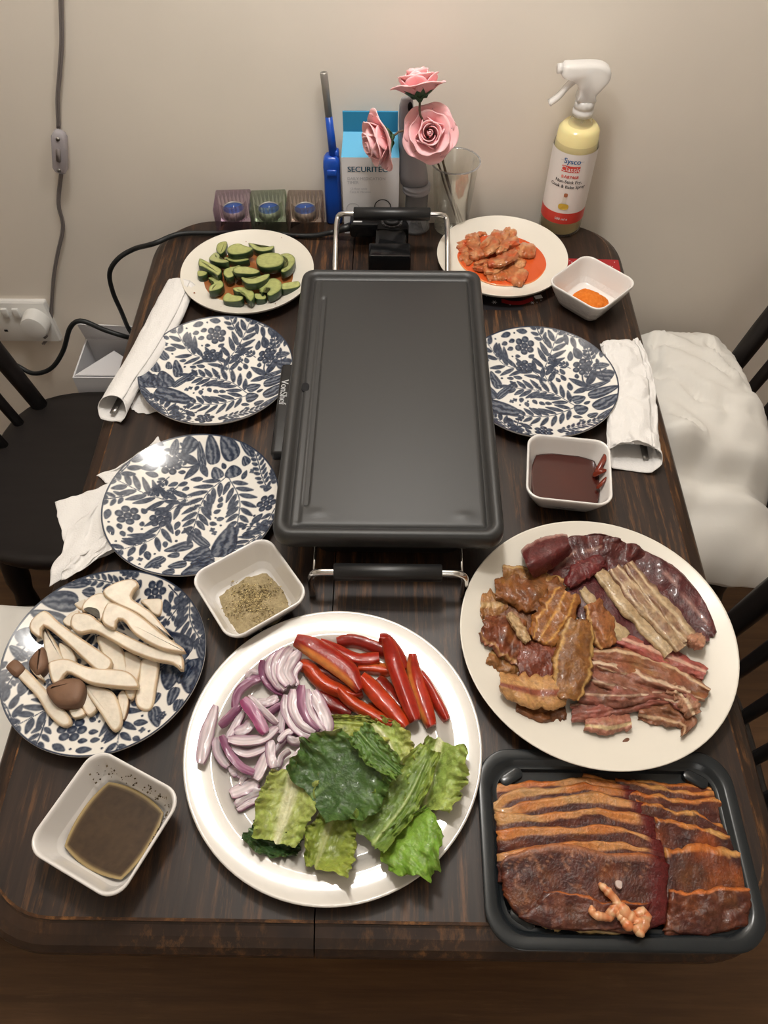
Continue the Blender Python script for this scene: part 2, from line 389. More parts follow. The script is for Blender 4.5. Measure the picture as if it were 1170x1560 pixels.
for o, (x, y, rz, lb) in zip(CH, ((-.53, .867, 0, 'black wooden chair with bare seat, left of the table below the wall socket'),
                                  (-.555, .395, .05, 'black wooden chair under the mushrooms corner, its white cushion just peeking into frame'),
                                  (.455, .885, PI, 'black wooden chair right of the table carrying the large white pillow'),
                                  (.325, .36, PI, 'black wooden chair tucked under the table beside the raw meat plate'))):
    o.location = (x, y, 0); o.rotation_euler = (0, 0, rz); o['label'] = lb

def pillow(name, A, z0, h, label, cat, seed, fold=None):
    pass
CREASE = {'pillow': ((.05, .85, .75, .62, .022, .022), (.1, .7, .6, .48, .020, .020), (.3, .95, .85, .80, .014, .02), (.12, .5, .45, .36, .018, .02), (.55, .5, .95, .42, .014, .022), (0, .27, 1, .24, .030, .03), (.3, .2, .36, .03, .02, .03), (.65, .78, .9, .55, .015, .02), (.2, .62, .3, .8, .012, .018))}
def cushion(name, corners, z0, h, label, seed, droop=0., parent=None, n=44, m=56):
    u = np.linspace(0, 1, n)[:, None]; v = np.linspace(0, 1, m)[None, :]
    c = [np.array(q, float) for q in corners]
    pin = .045
    U = u + 0 * v; V = v + 0 * u
    XY = (c[0][None, None] * ((1 - U) * (1 - V))[..., None] + c[1] * (U * (1 - V))[..., None] + c[2] * (U * V)[..., None] + c[3] * ((1 - U) * V)[..., None])
    ctr = sum(c) / 4; e = (np.abs(2 * U - 1) ** 2 * (1 - np.abs(2 * V - 1) ** 4) + np.abs(2 * V - 1) ** 2 * (1 - np.abs(2 * U - 1) ** 4)) * pin
    XY = ctr + (XY - ctr) * (1 - e)[..., None]
    XY += (fbm(U * 7, V * 7, 0, seed)[..., None] - .5) * .012
    puff = ((1 - np.abs(2 * U - 1) ** 3.2) * (1 - np.abs(2 * V - 1) ** 3.6)).clip(0) ** .55
    w = XY[..., 0] * 6 + XY[..., 1] * 9
    wr = .015 * np.sin(w * 3.1 + 5 * fbm(XY[..., 0] * 7, XY[..., 1] * 7, 0, seed)) * puff + (fbm(XY[..., 0] * 9, XY[..., 1] * 9, 0, seed + 3) - .5) * .085 * puff
    hz = h * puff + wr
    for (u0, v0, u1, v1, dp, wd) in CREASE.get(name, ()):
        du, dv = u1 - u0, v1 - v0; LL = du * du + dv * dv; tt = np.clip(((U - u0) * du + (V - v0) * dv) / LL, 0, 1)
        dist = np.hypot(U - u0 - tt * du + .03 * np.sin(tt * 7 + u0 * 9), V - v0 - tt * dv); hz = hz - dp * np.exp(-(dist / wd) ** 2) + dp * .6 * np.exp(-((dist - 2.2 * wd) / wd) ** 2)
    dr = droop * sstep(.62, .80, 1 - V + 0 * U) if droop else 0 * V * U
    dd = np.where(droop, 1, 1) * dr
    top = np.dstack([XY[..., 0], XY[..., 1], z0 + hz * .62 + .3 * h - dd])
    bot = np.dstack([XY[..., 0], XY[..., 1], z0 + .3 * h - .3 * h * puff - dd * .98 - .002])
    mb = MB(); i = mb.grid(top, flip=True); j = mb.grid(bot)
    N_, m_ = top.shape[:2]
    e = [k for k in range(m_)] + [a * m_ + m_ - 1 for a in range(1, N_)] + [(N_ - 1) * m_ + k for k in range(m_ - 2, -1, -1)] + [a * m_ for a in range(N_ - 2, 0, -1)]
    for k in range(len(e)):
        a, b = e[k], e[(k + 1) % len(e)]; mb.face(i + b, i + a, j + a, j + b)
    o = mb.build(name, M['cushion'])
    return tag(o, label, 'cushion')
cushion('pillow', [(.335, .655), (.645, .625), (.628, 1.155), (.405, 1.125)], .455, .19, 'large crumpled white pillow on the chair to the right of the table', 11, droop=.07)
cushion('seat_cushion', [(-.72, .22), (-.40, .22), (-.40, .585), (-.72, .585)], .452, .05, 'white seat cushion at the left picture edge beside the mushroom plate', 23)

# ------------------------------------------------------------------ things on the wall
cab = [Wp(x, y, WY - .006) for x, y in ((99, -160), (94, -60), (93, 0), (94, 60), (91, 110), (88, 150), (89, 195))]
cab2 = [Wp(x, y, WY - .006) for x, y in ((93, 266), (89, 310), (96, 345), (88, 385), (82, 420), (78, 470), (76, 508), (66, 524))]
lc = thing('lamp_cord', cab2[-1], 'thin grey twin cord with a clear inline switch hanging on the left wall', 'cord')
for pts in (cab, cab2):
    mb = MB()
    for dx in (-.0017, .0017): mb.tube(curve([p + Vector((dx, 0, 0)) for p in pts], 50), .0019, 8)
    mb.build('cord', M['grey_cord'], lc)
a, b = Wp(90, 198, WY - .012), Wp(92.5, 264, WY - .012); d = (a - b); L_ = d.length; ax = d.normalized(); sd = Vector((ax.z, 0, -ax.x))
mb = MB(); R = []
for t, s in ((0, .25), (.06, .75), (.14, .98), (.5, 1.), (.86, .98), (.94, .75), (1, .3)):
    q = rrect(.0115 * s, .009 * s, .004 * s, 4); c0 = b + ax * (L_ * t); R.append([c0 + sd * p[0] + Vector((0, -1, 0)) * p[1] for p in q])
mb.rings(R); sw = mb.build('switch_body', M['switch'], lc)
mb = MB(); c0 = b + ax * L_ * .5
R = [[c0 + ax * p[1] + sd * p[0] + Vector((0, -.0085 - k, 0)) for p in rrect(.0035, .011, .002, 3)] for k in (0, .003)]
mb.rings(R); mb.build('rocker', M['grey_cord'], sw)
for t in (.14, .86):
    mb = MB(); c0 = b + ax * L_ * t; mb.tube([c0 + Vector((0, -.006, 0)), c0 + Vector((0, -.0102, 0))], .003, 10); mb.build('screw', M['steel'], sw)

sk = thing('wall_socket', (-.747, WY, .5), 'white double wall socket at the left edge of the picture', 'socket')
sx0, sx1, sz0, sz1 = -.818, -.672, .452, .553
mb = MB(); R = []
for ins, yy, r in ((0, 0, .004), (0, -.008, .004), (.003, -.011, .003)):
    q = rrect((sx1 - sx0) / 2 - ins, (sz1 - sz0) / 2 - ins, r, 4); R.append([((sx0 + sx1) / 2 + p[0], WY + yy, (sz0 + sz1) / 2 + p[1]) for p in q])
mb.rings(R); fp = mb.build('faceplate', M['white_plastic'], sk, auto=40)
for x in (-.757, -.735):
    mb = MB(); mb.box((x, WY - .0125, .528), (.012, .006, .022), .0015); mb.build('rocker_switch', M['white_plastic'], fp)
for zz in (-.712, -.785):
    mb = MB()
    for dx, dz in ((0, .012), (-.011, -.008), (.011, -.008)): mb.box((zz + dx, WY - .0112, .49 + dz), (.007, .001, .005))
    mb.build('pin_hole', M['hole'], fp)
pc = Wp(52, 496, WY - .03)
pl = thing('mains_plug', (pc.x, WY - .011, pc.z), 'round white plug pushed into the wall socket', 'plug'); mb = MB(); R = []
for k, yy in ((1, -.011), (1, -.034), (.92, -.039), (.6, -.041)):
    R.append([(pc.x + .0255 * k * math.cos(t) * (1 - .12 * math.sin(t)), WY + yy, pc.z + .027 * k * math.sin(t)) for t in np.linspace(0, 2 * PI, 28, endpoint=False)])
mb.rings(R); mb.build('plug_body', M['white_plastic'], pl, auto=50)
mb = MB(); mb.tube([(pc.x + .004, WY - .025, pc.z - .02), (pc.x + .01, WY - .025, pc.z - .034)], .005, 8); mb.build('cord_grip', M['grey_cord'], pl)

# white carton below, beside the table
ct = thing('cardboard_carton', (-.50, 1.12, 0), 'white card carton with folded flaps beside the table, below the socket', 'carton')
x0, x1, y0, y1, zt = -.615, -.40, 1.076, 1.187, .47
for nm, lo, hi in (('front_panel', (x0, y0, 0), (x1, y0 + .003, zt)), ('back_panel', (x0, y1 - .003, 0), (x1, y1, zt)), ('side_panel', (x0, y0 + .003, 0), (x0 + .003, y1 - .003, zt)), ('side_panel', (x1 - .003, y0 + .003, 0), (x1, y1 - .003, zt)), ('bottom_panel', (x0 + .003, y0 + .003, .002), (x1 - .003, y1 - .003, .005))):
    mb = MB(); mb.box([(p + q) / 2 for p, q in zip(lo, hi)], [q - p for p, q in zip(lo, hi)]); mb.build(nm, M['carton'], ct, smooth=False)
def quad_panel(name, pts, th, m, parent):
    p = [Vector(q) for q in pts]; n = (p[1] - p[0]).cross(p[2] - p[0]).normalized() * th; mb = MB(); i = mb.verts([list(q) for q in p] + [list(q + n) for q in p]); k = len(p)
    mb.face(*[i + j for j in range(k)]); mb.face(*[i + k + j for j in range(k)][::-1])
    for j in range(k): mb.face(i + j, i + (j + 1) % k, i + k + (j + 1) % k, i + k + j)
    return mb.build(name, m, parent, smooth=False)
quad_panel('top_flap', [(x0, y1, zt + .001), (x1, y1, zt + .001), (x1 - .01, y1 - .035, zt + .06), (x0 + .01, y1 - .03, zt + .065)], .002, M['carton'], ct)
quad_panel('top_flap', [(x0 + .005, y0 + .004, zt + .001), (x1 - .06, y0 + .004, zt + .001), (x0 + .06, y0 + .085, zt - .01)], .002, M['carton'], ct)
quad_panel('top_flap', [(x1 - .05, y0 + .006, zt - .002), (x1 - .004, y0 + .006, zt - .002), (x1 - .004, y1 - .02, zt - .012), (x1 - .10, y1 - .02, zt - .012)], .002, M['carton'], ct)

# ------------------------------------------------------------------ griddle
gx, gy, ghx, ghy = -.0015, .705, .1285, .234
gr = thing('electric_griddle', (gx, gy, T), 'long black electric griddle with chrome handles in the middle of the table', 'griddle')
mb = MB()
pr = [(.014, .800), (.004, .803), (0, .811), (0, .822), (.002, .8275), (.006, .830), (.011, .829), (.014, .8255), (.0165, .8222), (.020, .8212)]
mb.rings([rr3((gx, gy), ghx - i, ghy - i, max(.019 - i * .6, .008), z, 0, 8) for i, z in pr], True, True)
pan = mb.build('cooking_pan', M['pan'], gr, auto=60)
ix, iy = ghx - .0185, ghy - .0185; nx, ny = 90, 150
X, Y = np.meshgrid(np.linspace(gx - ix, gx + ix, nx), np.linspace(gy - iy, gy + iy, ny), indexing='ij')
ed = np.minimum(ix - abs(X - gx), iy - abs(Y - gy)); Z = .8216 + .0022 * sstep(.0005, .0035, ed)
lx = X - (gx - ix)
Z -= .0045 * sstep(.0125, .0148, lx) * (1 - sstep(.0172, .0195, lx)) * sstep(gy - .19, gy - .182, Y) * (1 - sstep(gy + .17, gy + .178, Y))
Z -= .0016 * sstep(.004, .006, lx) * (1 - sstep(.011, .0125, lx)) * (ed > .003)
for dx, dy in ((-.082, -.198), (.085, -.2)): Z += .0012 * np.exp(-(((X - gx - dx) / .010) ** 2 + ((Y - gy - dy) / .005) ** 2))
mb = MB(); mb.grid(np.dstack([X, Y, Z])); mb.build('cooking_surface', M['pan'], gr)
h = P(465, 590, .8225); mb = MB(); a = np.linspace(0, 2 * PI, 24, endpoint=False)
mb.rings([np.c_[h.x + .0052 * k * np.cos(a), h.y + .0085 * k * np.sin(a), np.full(24, z)] for k, z in ((1, .8205), (1, .8228), (.9, .8232))]); mb.build('drain_hole', M['hole'], gr)
mb = MB(); mb.rings([rr3((gx, gy), x, y, .02, z) for x, y, z in ((.082, .205, .762), (.088, .212, .766), (.092, .218, .797), (.092, .218, .801))]); mb.build('base_housing', M['blackplastic'], gr)
for sx in (-1, 1):
    for s2 in (-1, 1):
        mb = MB(); mb.lathe([(.008, .75), (.009, .752), (.009, .764)], 14, (gx + sx * .066, gy + s2 * .185, 0), True, True); mb.build('foot', M['blackplastic'], gr)
mb = MB(); mb.box((-.122, .697, .7875), (.054, .158, .017), .004); dt = mb.build('drip_tray', M['blackplastic'], gr)
mb = MB(); put_text(mb, 'VonShef', .0135, lambda x, y: (-.1415 + y, .7225 - x, .7963), bold=.0006); mb.build('lettering', M['white_ink'], dt)
def handle(yb, yo, zg, zl, name='handle'):
    mb = MB(); s = .086
    path = [(-s, yb, zl), (-s, yb + (yo - yb) * .55, zl + (zg - zl) * .55), (-s * .985, yo, zg - .008), (-s * .9, yo, zg - .001), (-s * .76, yo, zg), (-.055, yo, zg)]
    half = curve(path, 26)
    full = np.vstack([half, (half * [-1, 1, 1])[::-1]]) + [gx, 0, 0]
    mb.tube(full, .0042, 12); hd = mb.build(name, M['chrome'], gr)
    mb = MB(); mb.tube([(gx - .0595, yo, zg), (gx - .0585, yo, zg), (gx + .0585, yo, zg), (gx + .0595, yo, zg)], [.0085, .0098, .0098, .0085], 20); mb.build('grip', M['blackplastic'], hd); return hd
hd = handle(.4425, .4445, .8, .7535)
for sx in (-1, 1):
    mb = MB(); mb.tube([(gx + sx * .083, .4455, .786), (gx + sx * .0835, .48, .786), (gx + sx * .084, .52, .785)], .0014, 8); mb.build('support_rod', M['chrome'], hd)
handle(.985, 1.078, .826, .782)
for sx in (-1, 1):
    mb = MB(); mb.tube([(gx + sx * .086, .90, .7815), (gx + sx * .086, .99, .7815)], .0035, 10); mb.build('support_rod', M['chrome'], gr)
# control at the far end
pb = MB()
def pbox(c, d, b): pb.box(c, d, b)
pbox((-.0045, 1.035, .776), (.066, .034, .034), .003); pbox((-.003, 1.068, .778), (.05, .05, .03), .006)
pr_o = pb.build('temperature_control', M['gloss_black'], gr, auto=40)
mb = MB(); R = []
q = [(-.026, 1.085), (-.024, 1.107), (-.012, 1.122), (.006, 1.126), (.020, 1.117), (.026, 1.100), (.025, 1.085)]
for k, z in ((.96, .765), (1, .768), (1, .790), (.95, .794)):
    R.append([((x + .002) * k - .002, 1.103 + (y - 1.103) * k, z) for x, y in q][::-1])
mb.rings(R); mb.build('dial_housing', M['gloss_black'], pr_o, auto=40)
dc = (-.0015, 1.105)
for r, z, m, nm in ((.0175, .7955, 'blackplastic', 'dial_ring'), (.0125, .7985, 'blackplastic', 'dial_knob')):
    mb = MB(); mb.lathe([(r, .79), (r, z - .001), (r - .001, z)], 32, (*dc, 0), True, True); mb.build(nm, M[m], pr_o, auto=40)
mb = MB(); n = 32; a = np.linspace(0, 2 * PI, n, endpoint=False)
for r0, r1, z in ((.0146, .0152, .7957), (.0092, .0097, .7987), (.0076, .0079, .7987)):
    i = mb.verts(np.c_[dc[0] + r0 * np.cos(a), dc[1] + r0 * np.sin(a), np.full(n, z)]); j = mb.verts(np.c_[dc[0] + r1 * np.cos(a), dc[1] + r1 * np.sin(a), np.full(n, z)])
    for k in range(n): mb.face(i + k, j + k, j + (k + 1) % n, i + (k + 1) % n)
for k in range(14):
    t = k / 14 * 2 * PI; c = (dc[0] + .0163 * math.cos(t), dc[1] + .0163 * math.sin(t)); mb.box((c[0], c[1], .7958), (.0013, .0013, .0003))
put_text(mb, 'MAX', .0036, lambda x, y: (dc[0] + x, dc[1] + y, .7988)); mb.build('dial_marks', M['grey_ink'], pr_o, smooth=False)
mb = MB(); mb.box((-.045, 1.118, .779), (.05, .034, .026), .005); arm = mb.build('side_arm', M['gloss_black'], pr_o, auto=40)
mb = MB(); put_text(mb, 'VonShef', .0098, lambda x, y: (-.044 - x, 1.1235 - y, .7923), bold=.0004); mb.build('lettering', M['grey_ink'], arm)
mb = MB(); mb.box((-.0565, 1.1075, .7924), (.014, .0026, .001)); mb.build('arm_highlight', M['white_ink'], arm)  # white bar painted in as the highlight on the glossy arm
mb = MB()
for k in range(6): mb.lathe([(.0062 - k * .0004, -.0022), (.0062 - k * .0004, .0022)], 12, (0, 0, 0), True, True)
mb = MB(); mb.tube([(-.069, 1.118, .776), (-.082, 1.118, .772), (-.096, 1.119, .766)], [.007, .006, .0048], 12); mb.build('cord_grip', M['blackplastic'], pr_o)
pts = [(-.095, 1.119, .766), (-.14, 1.122, .7555), (-.22, 1.13, .7555), (-.30, 1.128, .7555), (-.355, 1.122, .757)]
pts += [tuple(P(235, 371, .757)), tuple(Wp(205, 379, 1.125)), tuple(Wp(180, 394, 1.12)), tuple(Wp(167, 416, 1.12)), tuple(Wp(172, 445, 1.13)), tuple(Wp(185, 475, 1.14)), tuple(Wp(195, 499, 1.15)), tuple(Wp(203, 512, 1.13))]
pts += [tuple(Wp(196, 514, 1.04)), tuple(Wp(160, 503, 1.03)), tuple(Wp(125, 489, 1.03)), tuple(Wp(107, 499, 1.03)), tuple(Wp(96, 535, 1.03)), tuple(Wp(78, 561, 1.03)), tuple(Wp(52, 569, 1.04)), tuple(Wp(28, 558, 1.05)), tuple(Wp(-10, 535, 1.06)), tuple(Wp(-60, 500, 1.08))]
mb = MB(); mb.tube(curve(pts, 150), .0042, 10); mb.build('power_cord', M['black_cord'], gr)

# ------------------------------------------------------------------ plates and bowls
def plate_prof(R, h, foot, flat, base=.006):
    def z(r):
        s = np.clip((np.asarray(r) / R - flat) / (1 - flat), 0, 1); return base + (h - base) * s ** 1.45 * (1 - .12 * s) / .88
    return z
def rim_prof(R, base=.006):            # flat well, steep little wall, wide shallow rim
    def z(r):
        q = np.asarray(r, float) / R; t = np.clip((q - .79) / .21, 0, 1)
        return base + .0112 * sstep(.71, .82, q) + .21 * R * (.030 * t + .098 * t * t)
    return z
def china_plate(name, c, R, h, flat, m, label, group=None, z0=T, base=.006, wide=False):
    z = plate_prof(R, h, .6, flat, base) if not wide else rim_prof(R, base)
    if wide: h = float(z(R))
    rr = np.r_[np.linspace(flat * R, R * .985, 40)]
    prof = [(.0, .002), (flat * R * .9, .002), (flat * R * .93, 0), (flat * R * 1.0, 0), (flat * R * 1.02, base * .55)]
    prof += [(r * 1.0, z(r) - .0042) for r in rr[3:]] + [(R * .997, h - .0022), (R, h - .0008), (R * .996, h), (R * .985, z(R * .985))]
    prof += [(r, float(z(r))) for r in rr[::-1][1:]] + [(flat * R * .5, base), (.001, base)]
    mb = MB(); mb.lathe(prof, 96, (c[0], c[1], z0), True, True); o = mb.build(name, m, org=(c[0], c[1], z0)); return tag(o, label, 'plate', group)
china_plate('dinner_plate', (-.054, .264), .148, .0235, .70, M['plate'], 'big glossy white plate with onion, peppers and lettuce at the front of the table', wide=True)
china_plate('dinner_plate', (.225, .385), .148, .0275, .70, M['cream_plate'], 'big matt white plate loaded with sliced raw meat right of the griddle handle', base=.0135)
china_plate('side_plate', (-.226, 1.010), .1035, .023, .60, M['cream_plate'], 'white plate of cucumber slices at the back left corner')
china_plate('side_plate', (.174, 1.052), .1035, .023, .60, M['cream_plate'], 'white plate of orange kimchi at the back right, before the spray bottle', z0=T + .0012)

# --- the blue floral print, drawn into a small ink map and carried by the plate's mesh as colour
NP_ = 760; ink = np.zeros((NP_, NP_)); streak = fbm(*np.meshgrid(np.arange(NP_) / 5., np.arange(NP_) / 5.), 0, 5)
def dab(fn, x0, x1, y0, y1, val=1.):
    i0, i1 = [int(np.clip((q + 1) / 2 * NP_, 0, NP_)) for q in (x0, x1)]; j0, j1 = [int(np.clip((q + 1) / 2 * NP_, 0, NP_)) for q in (y0, y1)]
    if i1 <= i0 or j1 <= j0: return
    X, Y = np.meshgrid((np.arange(i0, i1) + .5) / NP_ * 2 - 1, (np.arange(j0, j1) + .5) / NP_ * 2 - 1)
    sub = ink[j0:j1, i0:i1]; v = fn(X, Y); np.maximum(sub, np.clip(v, 0, 1) * val, out=sub)
def p_leaf(a, b, w, big=False, val=1.):
    a = np.array(a); b = np.array(b); d = b - a; L = np.linalg.norm(d); d /= L + 1e-9; n = np.array([-d[1], d[0]])
    def fn(X, Y):
        t = ((X - a[0]) * d[0] + (Y - a[1]) * d[1]) / L; s = (X - a[0]) * n[0] + (Y - a[1]) * n[1]
        hw = w * np.sin(PI * np.clip(t, 0, 1) ** (.8 if not big else .62)) ** (.85 if not big else .6)
        e = sstep(-.012, .004, hw - abs(s)) * ((t > 0) & (t < 1))
        tex = .5 + .5 * np.sin(s / w * (9 if big else 4) + 7 * fbm(X * 14, Y * 14, 0, 9)) if big else .75 + .25 * np.sin(s / w * 5)
        rim = sstep(.0, .3, (hw - abs(s)) / w)
        return e * (1 - (.40 if big else .16) * tex * rim)
    m = w + .02; dab(fn, min(a[0], b[0]) - m, max(a[0], b[0]) + m, min(a[1], b[1]) - m, max(a[1], b[1]) + m, val)
def p_line(pts, w=.010):
    q = curve(pts, 60)
    for i in range(len(q) - 1):
        c = (q[i] + q[i + 1]) / 2; dab(lambda X, Y: sstep(w, w * .4, np.hypot(X - c[0], Y - c[1])), c[0] - .03, c[0] + .03, c[1] - .03, c[1] + .03, .95)
def p_frond(pts, n, L, w, a0=.95, tip=True):
    q = curve(pts, 80); p_line(pts); n = int(n * 1.45); w = w * .86; L = L * 1.04; a0 = .78
    for k in range(n):
        t = (k + .7) / (n + .2); i = int(t * 78); d = q[i + 1] - q[i]; d /= np.linalg.norm(d); s = L * (.62 + .38 * math.sin(PI * min(1, t + .12)))
        for sg in (-1, 1):
            ca, sa = math.cos(a0), math.sin(a0) * sg; e = np.array([d[0] * ca - d[1] * sa, d[0] * sa + d[1] * ca])
            o = q[min(79, i + (2 if sg > 0 else 0))]; p_leaf(o + e * .018, o + e * s, w)
    if tip: d = q[-1] - q[-5]; d /= np.linalg.norm(d); p_leaf(q[-1], q[-1] + d * L * .8, w)
def p_berry(c, r):
    k = r * .36
    for i in range(7):
        o = (0, 0) if i == 6 else (r * .68 * math.cos(i * PI / 3 + .4), r * .68 * math.sin(i * PI / 3 + .4)); x, y = c[0] + o[0], c[1] + o[1]
        dab(lambda X, Y: sstep(k * 1.05, k * .85, np.hypot(X - x, Y - y)) * (.72 + .28 * sstep(0, k * .8, np.hypot(X - x + .006, Y - y - .004))), x - k * 1.2, x + k * 1.2, y - k * 1.2, y + k * 1.2)
def p_x(c, r=.035):
    for t in (.5, 2.1): p_leaf((c[0] - r * math.cos(t), c[1] - r * math.sin(t)), (c[0] + r * math.cos(t), c[1] + r * math.sin(t)), .014)
cl = lambda x, y: ((x - 597) / 550., -(y - 430) / 388.)
cr = lambda x, y: ((x - 465) / 668., -(y - 500) / 462.)
for pts, n, L, w in (([cl(835, 560), cl(680, 475), cl(420, 440)], 6, .26, .034), ([cl(840, 570), cl(650, 632), cl(450, 632)], 5, .25, .032), ([cl(690, 430), cl(655, 330), cl(700, 235), cl(790, 70)], 6, .27, .036),
                     ([cl(660, 400), cl(560, 318), cl(380, 280), cl(240, 150)], 6, .25, .034), ([cl(800, 75), cl(900, 120), cl(1010, 150), cl(1100, 240)], 5, .2, .034), ([cl(370, 800), cl(290, 700), cl(170, 640)], 5, .22, .03),
                     ([cr(560, 900), cr(700, 860), cr(860, 830), cr(990, 790)], 7, .11, .02), ([cl(690, 140), cl(640, 70), cl(620, 20)], 3, .13, .024), ([cl(850, 300), cl(800, 270)], 2, .1, .02), ([cr(660, 330), cr(620, 250)], 3, .09, .017), ([cr(670, 400), cr(590, 350)], 3, .08, .015),
                     ([cr(930, 460), cr(910, 350)], 3, .10, .02), ([cr(950, 320), cr(880, 260)], 2, .1, .02), ([cr(960, 330), cr(930, 210)], 3, .1, .022), ([cl(380, 790), cl(430, 660)], 3, .09, .02), ([cl(1060, 400), cl(1040, 300)], 2, .1, .02), ([cl(520, 800), cl(420, 770)], 2, .14, .03), ([cl(690, 810), cl(820, 790)], 3, .11, .026)):
    p_frond(pts, n, L, w)
for c, r in ((cl(535, 150), .135), (cl(520, 290), .125), (cl(935, 300), .13), (cl(580, 760), .12), (cl(135, 320), .05)): p_berry(c, r)
for a, b, w in ((cl(930, 250), cl(890, 175), .05), (cl(945, 430), cl(825, 370), .045), (cl(950, 425), cl(1020, 330), .05), (cl(945, 440), cl(840, 475), .04), (cl(325, 235), cl(345, 150), .035), (cl(390, 270), cl(378, 165), .035), (cl(360, 660), cl(362, 730), .045), (cl(345, 780), cl(430, 720), .04), (cl(440, 700), cl(505, 745), .045), (cl(700, 740), cl(690, 780), .04), (cl(460, 215), cl(500, 214), .025), (cl(560, 225), cl(600, 200), .03)): p_leaf(a, b, w)
p_line([cl(950, 430), cl(925, 390), cl(925, 350)], .014); p_line([cl(950, 430), cl(1000, 445)], .012)
for a, b, w in ((cl(140, 565), cl(55, 430), .14), (cl(185, 555), cl(150, 455), .10), (cl(260, 530), cl(195, 420), .11), (cl(190, 575), cl(450, 610), .14), (cl(320, 450), cl(270, 330), .06), (cl(290, 520), cl(440, 400), .05), (cl(215, 340), cl(110, 275), .06), (cl(160, 440), cl(130, 365), .06), (cl(90, 400), cl(75, 350), .05), (cl(70, 570), cl(185, 625), .05), (cl(240, 400), cl(225, 350), .04)): p_leaf(a, b, w, True)
for a, b, w in ((cr(845, 525), cr(1075, 495), .045), (cr(880, 585), cr(1125, 555), .085), (cr(900, 700), cr(1125, 625), .105), (cr(905, 800), cr(1110, 715), .045), (cr(740, 620), cr(855, 585), .07), (cr(745, 700), cr(855, 685), .10), (cr(835, 775), cr(915, 750), .05), (cr(955, 355), cr(1090, 375), .05), (cr(1100, 470), cr(970, 410), .09)): p_leaf(a, b, w, True)
for c in (cr(580, 440), cr(222, 625), cr(775, 800), cl(420, 525), cl(160, 660), cl(185, 245)): p_x(c)
for c in (cr(310, 715), cr(225, 530), cr(75, 440), cl(345, 375), cl(200, 625), cr(350, 830)): dab(lambda X, Y: sstep(.02, .014, np.hypot(X - c[0], Y - c[1])), c[0] - .03, c[0] + .03, c[1] - .03, c[1] + .03)
for _ in range(9000):                              # small leaves and dots in what is still bare
    x, y = rng.uniform(-.97, .97, 2)
    if x * x + y * y > .93: continue
    i, j = int((x + 1) / 2 * NP_), int((y + 1) / 2 * NP_); k = int(.036 * NP_ / 2) + 1
    if ink[max(0, j - k):j + k, max(0, i - k):i + k].max() > .2: continue
    a = math.atan2(y, x) + .9 + .8 * math.sin(5 * x) * math.cos(4 * y); best = 0
    for L in (.06, .09, .12, .15):
        ok = True
        for t in (-.5, -.25, .25, .5):
            ii, jj = int((x + t * L * math.cos(a) + 1) / 2 * NP_), int((y + t * L * math.sin(a) + 1) / 2 * NP_)
            if not (3 < ii < NP_ - 3 and 3 < jj < NP_ - 3) or ink[jj - 3:jj + 4, ii - 3:ii + 4].max() > .2: ok = False
        if ok: best = L
        else: break
    if best >= .09: p_leaf((x - best / 2 * math.cos(a), y - best / 2 * math.sin(a)), (x + best / 2 * math.cos(a), y + best / 2 * math.sin(a)), .014 + best * .13)
    elif rng.uniform() < .25: dab(lambda X, Y: sstep(.016, .011, np.hypot(X - x, Y - y)), x - .03, x + .03, y - .03, y + .03)
def make_blue_plate():
    R = .1078; h = .0215; flat = .56; z = plate_prof(R, h, .6, flat)
    bp = thing('floral_plate', (0, 0, 0), 'x', 'plate', 'blue floral plates')
    rr = np.linspace(flat * R, R * .985, 14)
    prof = [(.0, .002), (.052, .002), (.054, 0), (.058, 0), (.060, .0025)] + [(r, float(z(r)) - .004) for r in rr[3:]] + [(R * .998, h - .0025), (R, h - .0012), (R * .996, h - .0002), (R * .985, float(z(R * .985)) - .0002), *[] , *[(float(r), float(z(r)) - .0009) for r in np.linspace(.96, flat * .8, 12) * R], (R * .4, .005), (.001, .005)]
    mb = MB(); mb.lathe(prof, 96, (0, 0, 0), True, True); mb.build('plate_body', M['bowl'], bp)
    nr, ns = 120, 640; r = np.sqrt(np.linspace(0, 1, nr)) * .35 + np.linspace(0, 1, nr) * .65; r[0] = .002
    Rr, A = np.meshgrid(r, np.linspace(0, 2 * PI, ns, endpoint=False), indexing='ij')
    X, Y = Rr * np.cos(A), Rr * np.sin(A); gxx = np.clip((X + 1) / 2 * NP_ - .5, 0, NP_ - 1.01); gyy = np.clip((Y + 1) / 2 * NP_ - .5, 0, NP_ - 1.01)
    i, j = gxx.astype(int), gyy.astype(int); fx, fy = gxx - i, gyy - j
    I = ink[j, i] * (1 - fx) * (1 - fy) + ink[j, i + 1] * fx * (1 - fy) + ink[j + 1, i] * (1 - fx) * fy + ink[j + 1, i + 1] * fx * fy
    I = I * (.80 + .4 * (fbm(X * 38, Y * 38, 0, 3) - .3)); I = np.maximum(I, sstep(.982, .988, Rr) * .9)
    c = mix((224, 220, 213), (24, 36, 58), np.clip(I * 1.1, 0, 1))
    mb = MB(); mb.grid(np.dstack([X * R * .998, Y * R * .998, z(Rr * R) + .0001]), cv=True, col=c.reshape(-1, 3), flip=True); mb.build('printed_face', M['print'], bp); return bp
bp = make_blue_plate(); BPs = [bp, copy_tree(bp), copy_tree(bp), copy_tree(bp)]
for o, (x, y, rz, lb) in zip(BPs, ((-.245, .794, 0, 'empty blue floral plate left of the griddle, below the cucumber plate'), (-.243, .562, 1.62, 'empty blue floral plate between griddle and left napkin, touching the pepper bowl'),
                                  (.205, .777, 0, 'empty blue floral plate right of the griddle beside the rolled napkin'), (-.303, .354, 2.75, 'blue floral plate under the sliced mushrooms at the left'))):
    o.location = (x, y, T); o.rotation_euler = (0, 0, rz); o['label'] = lb
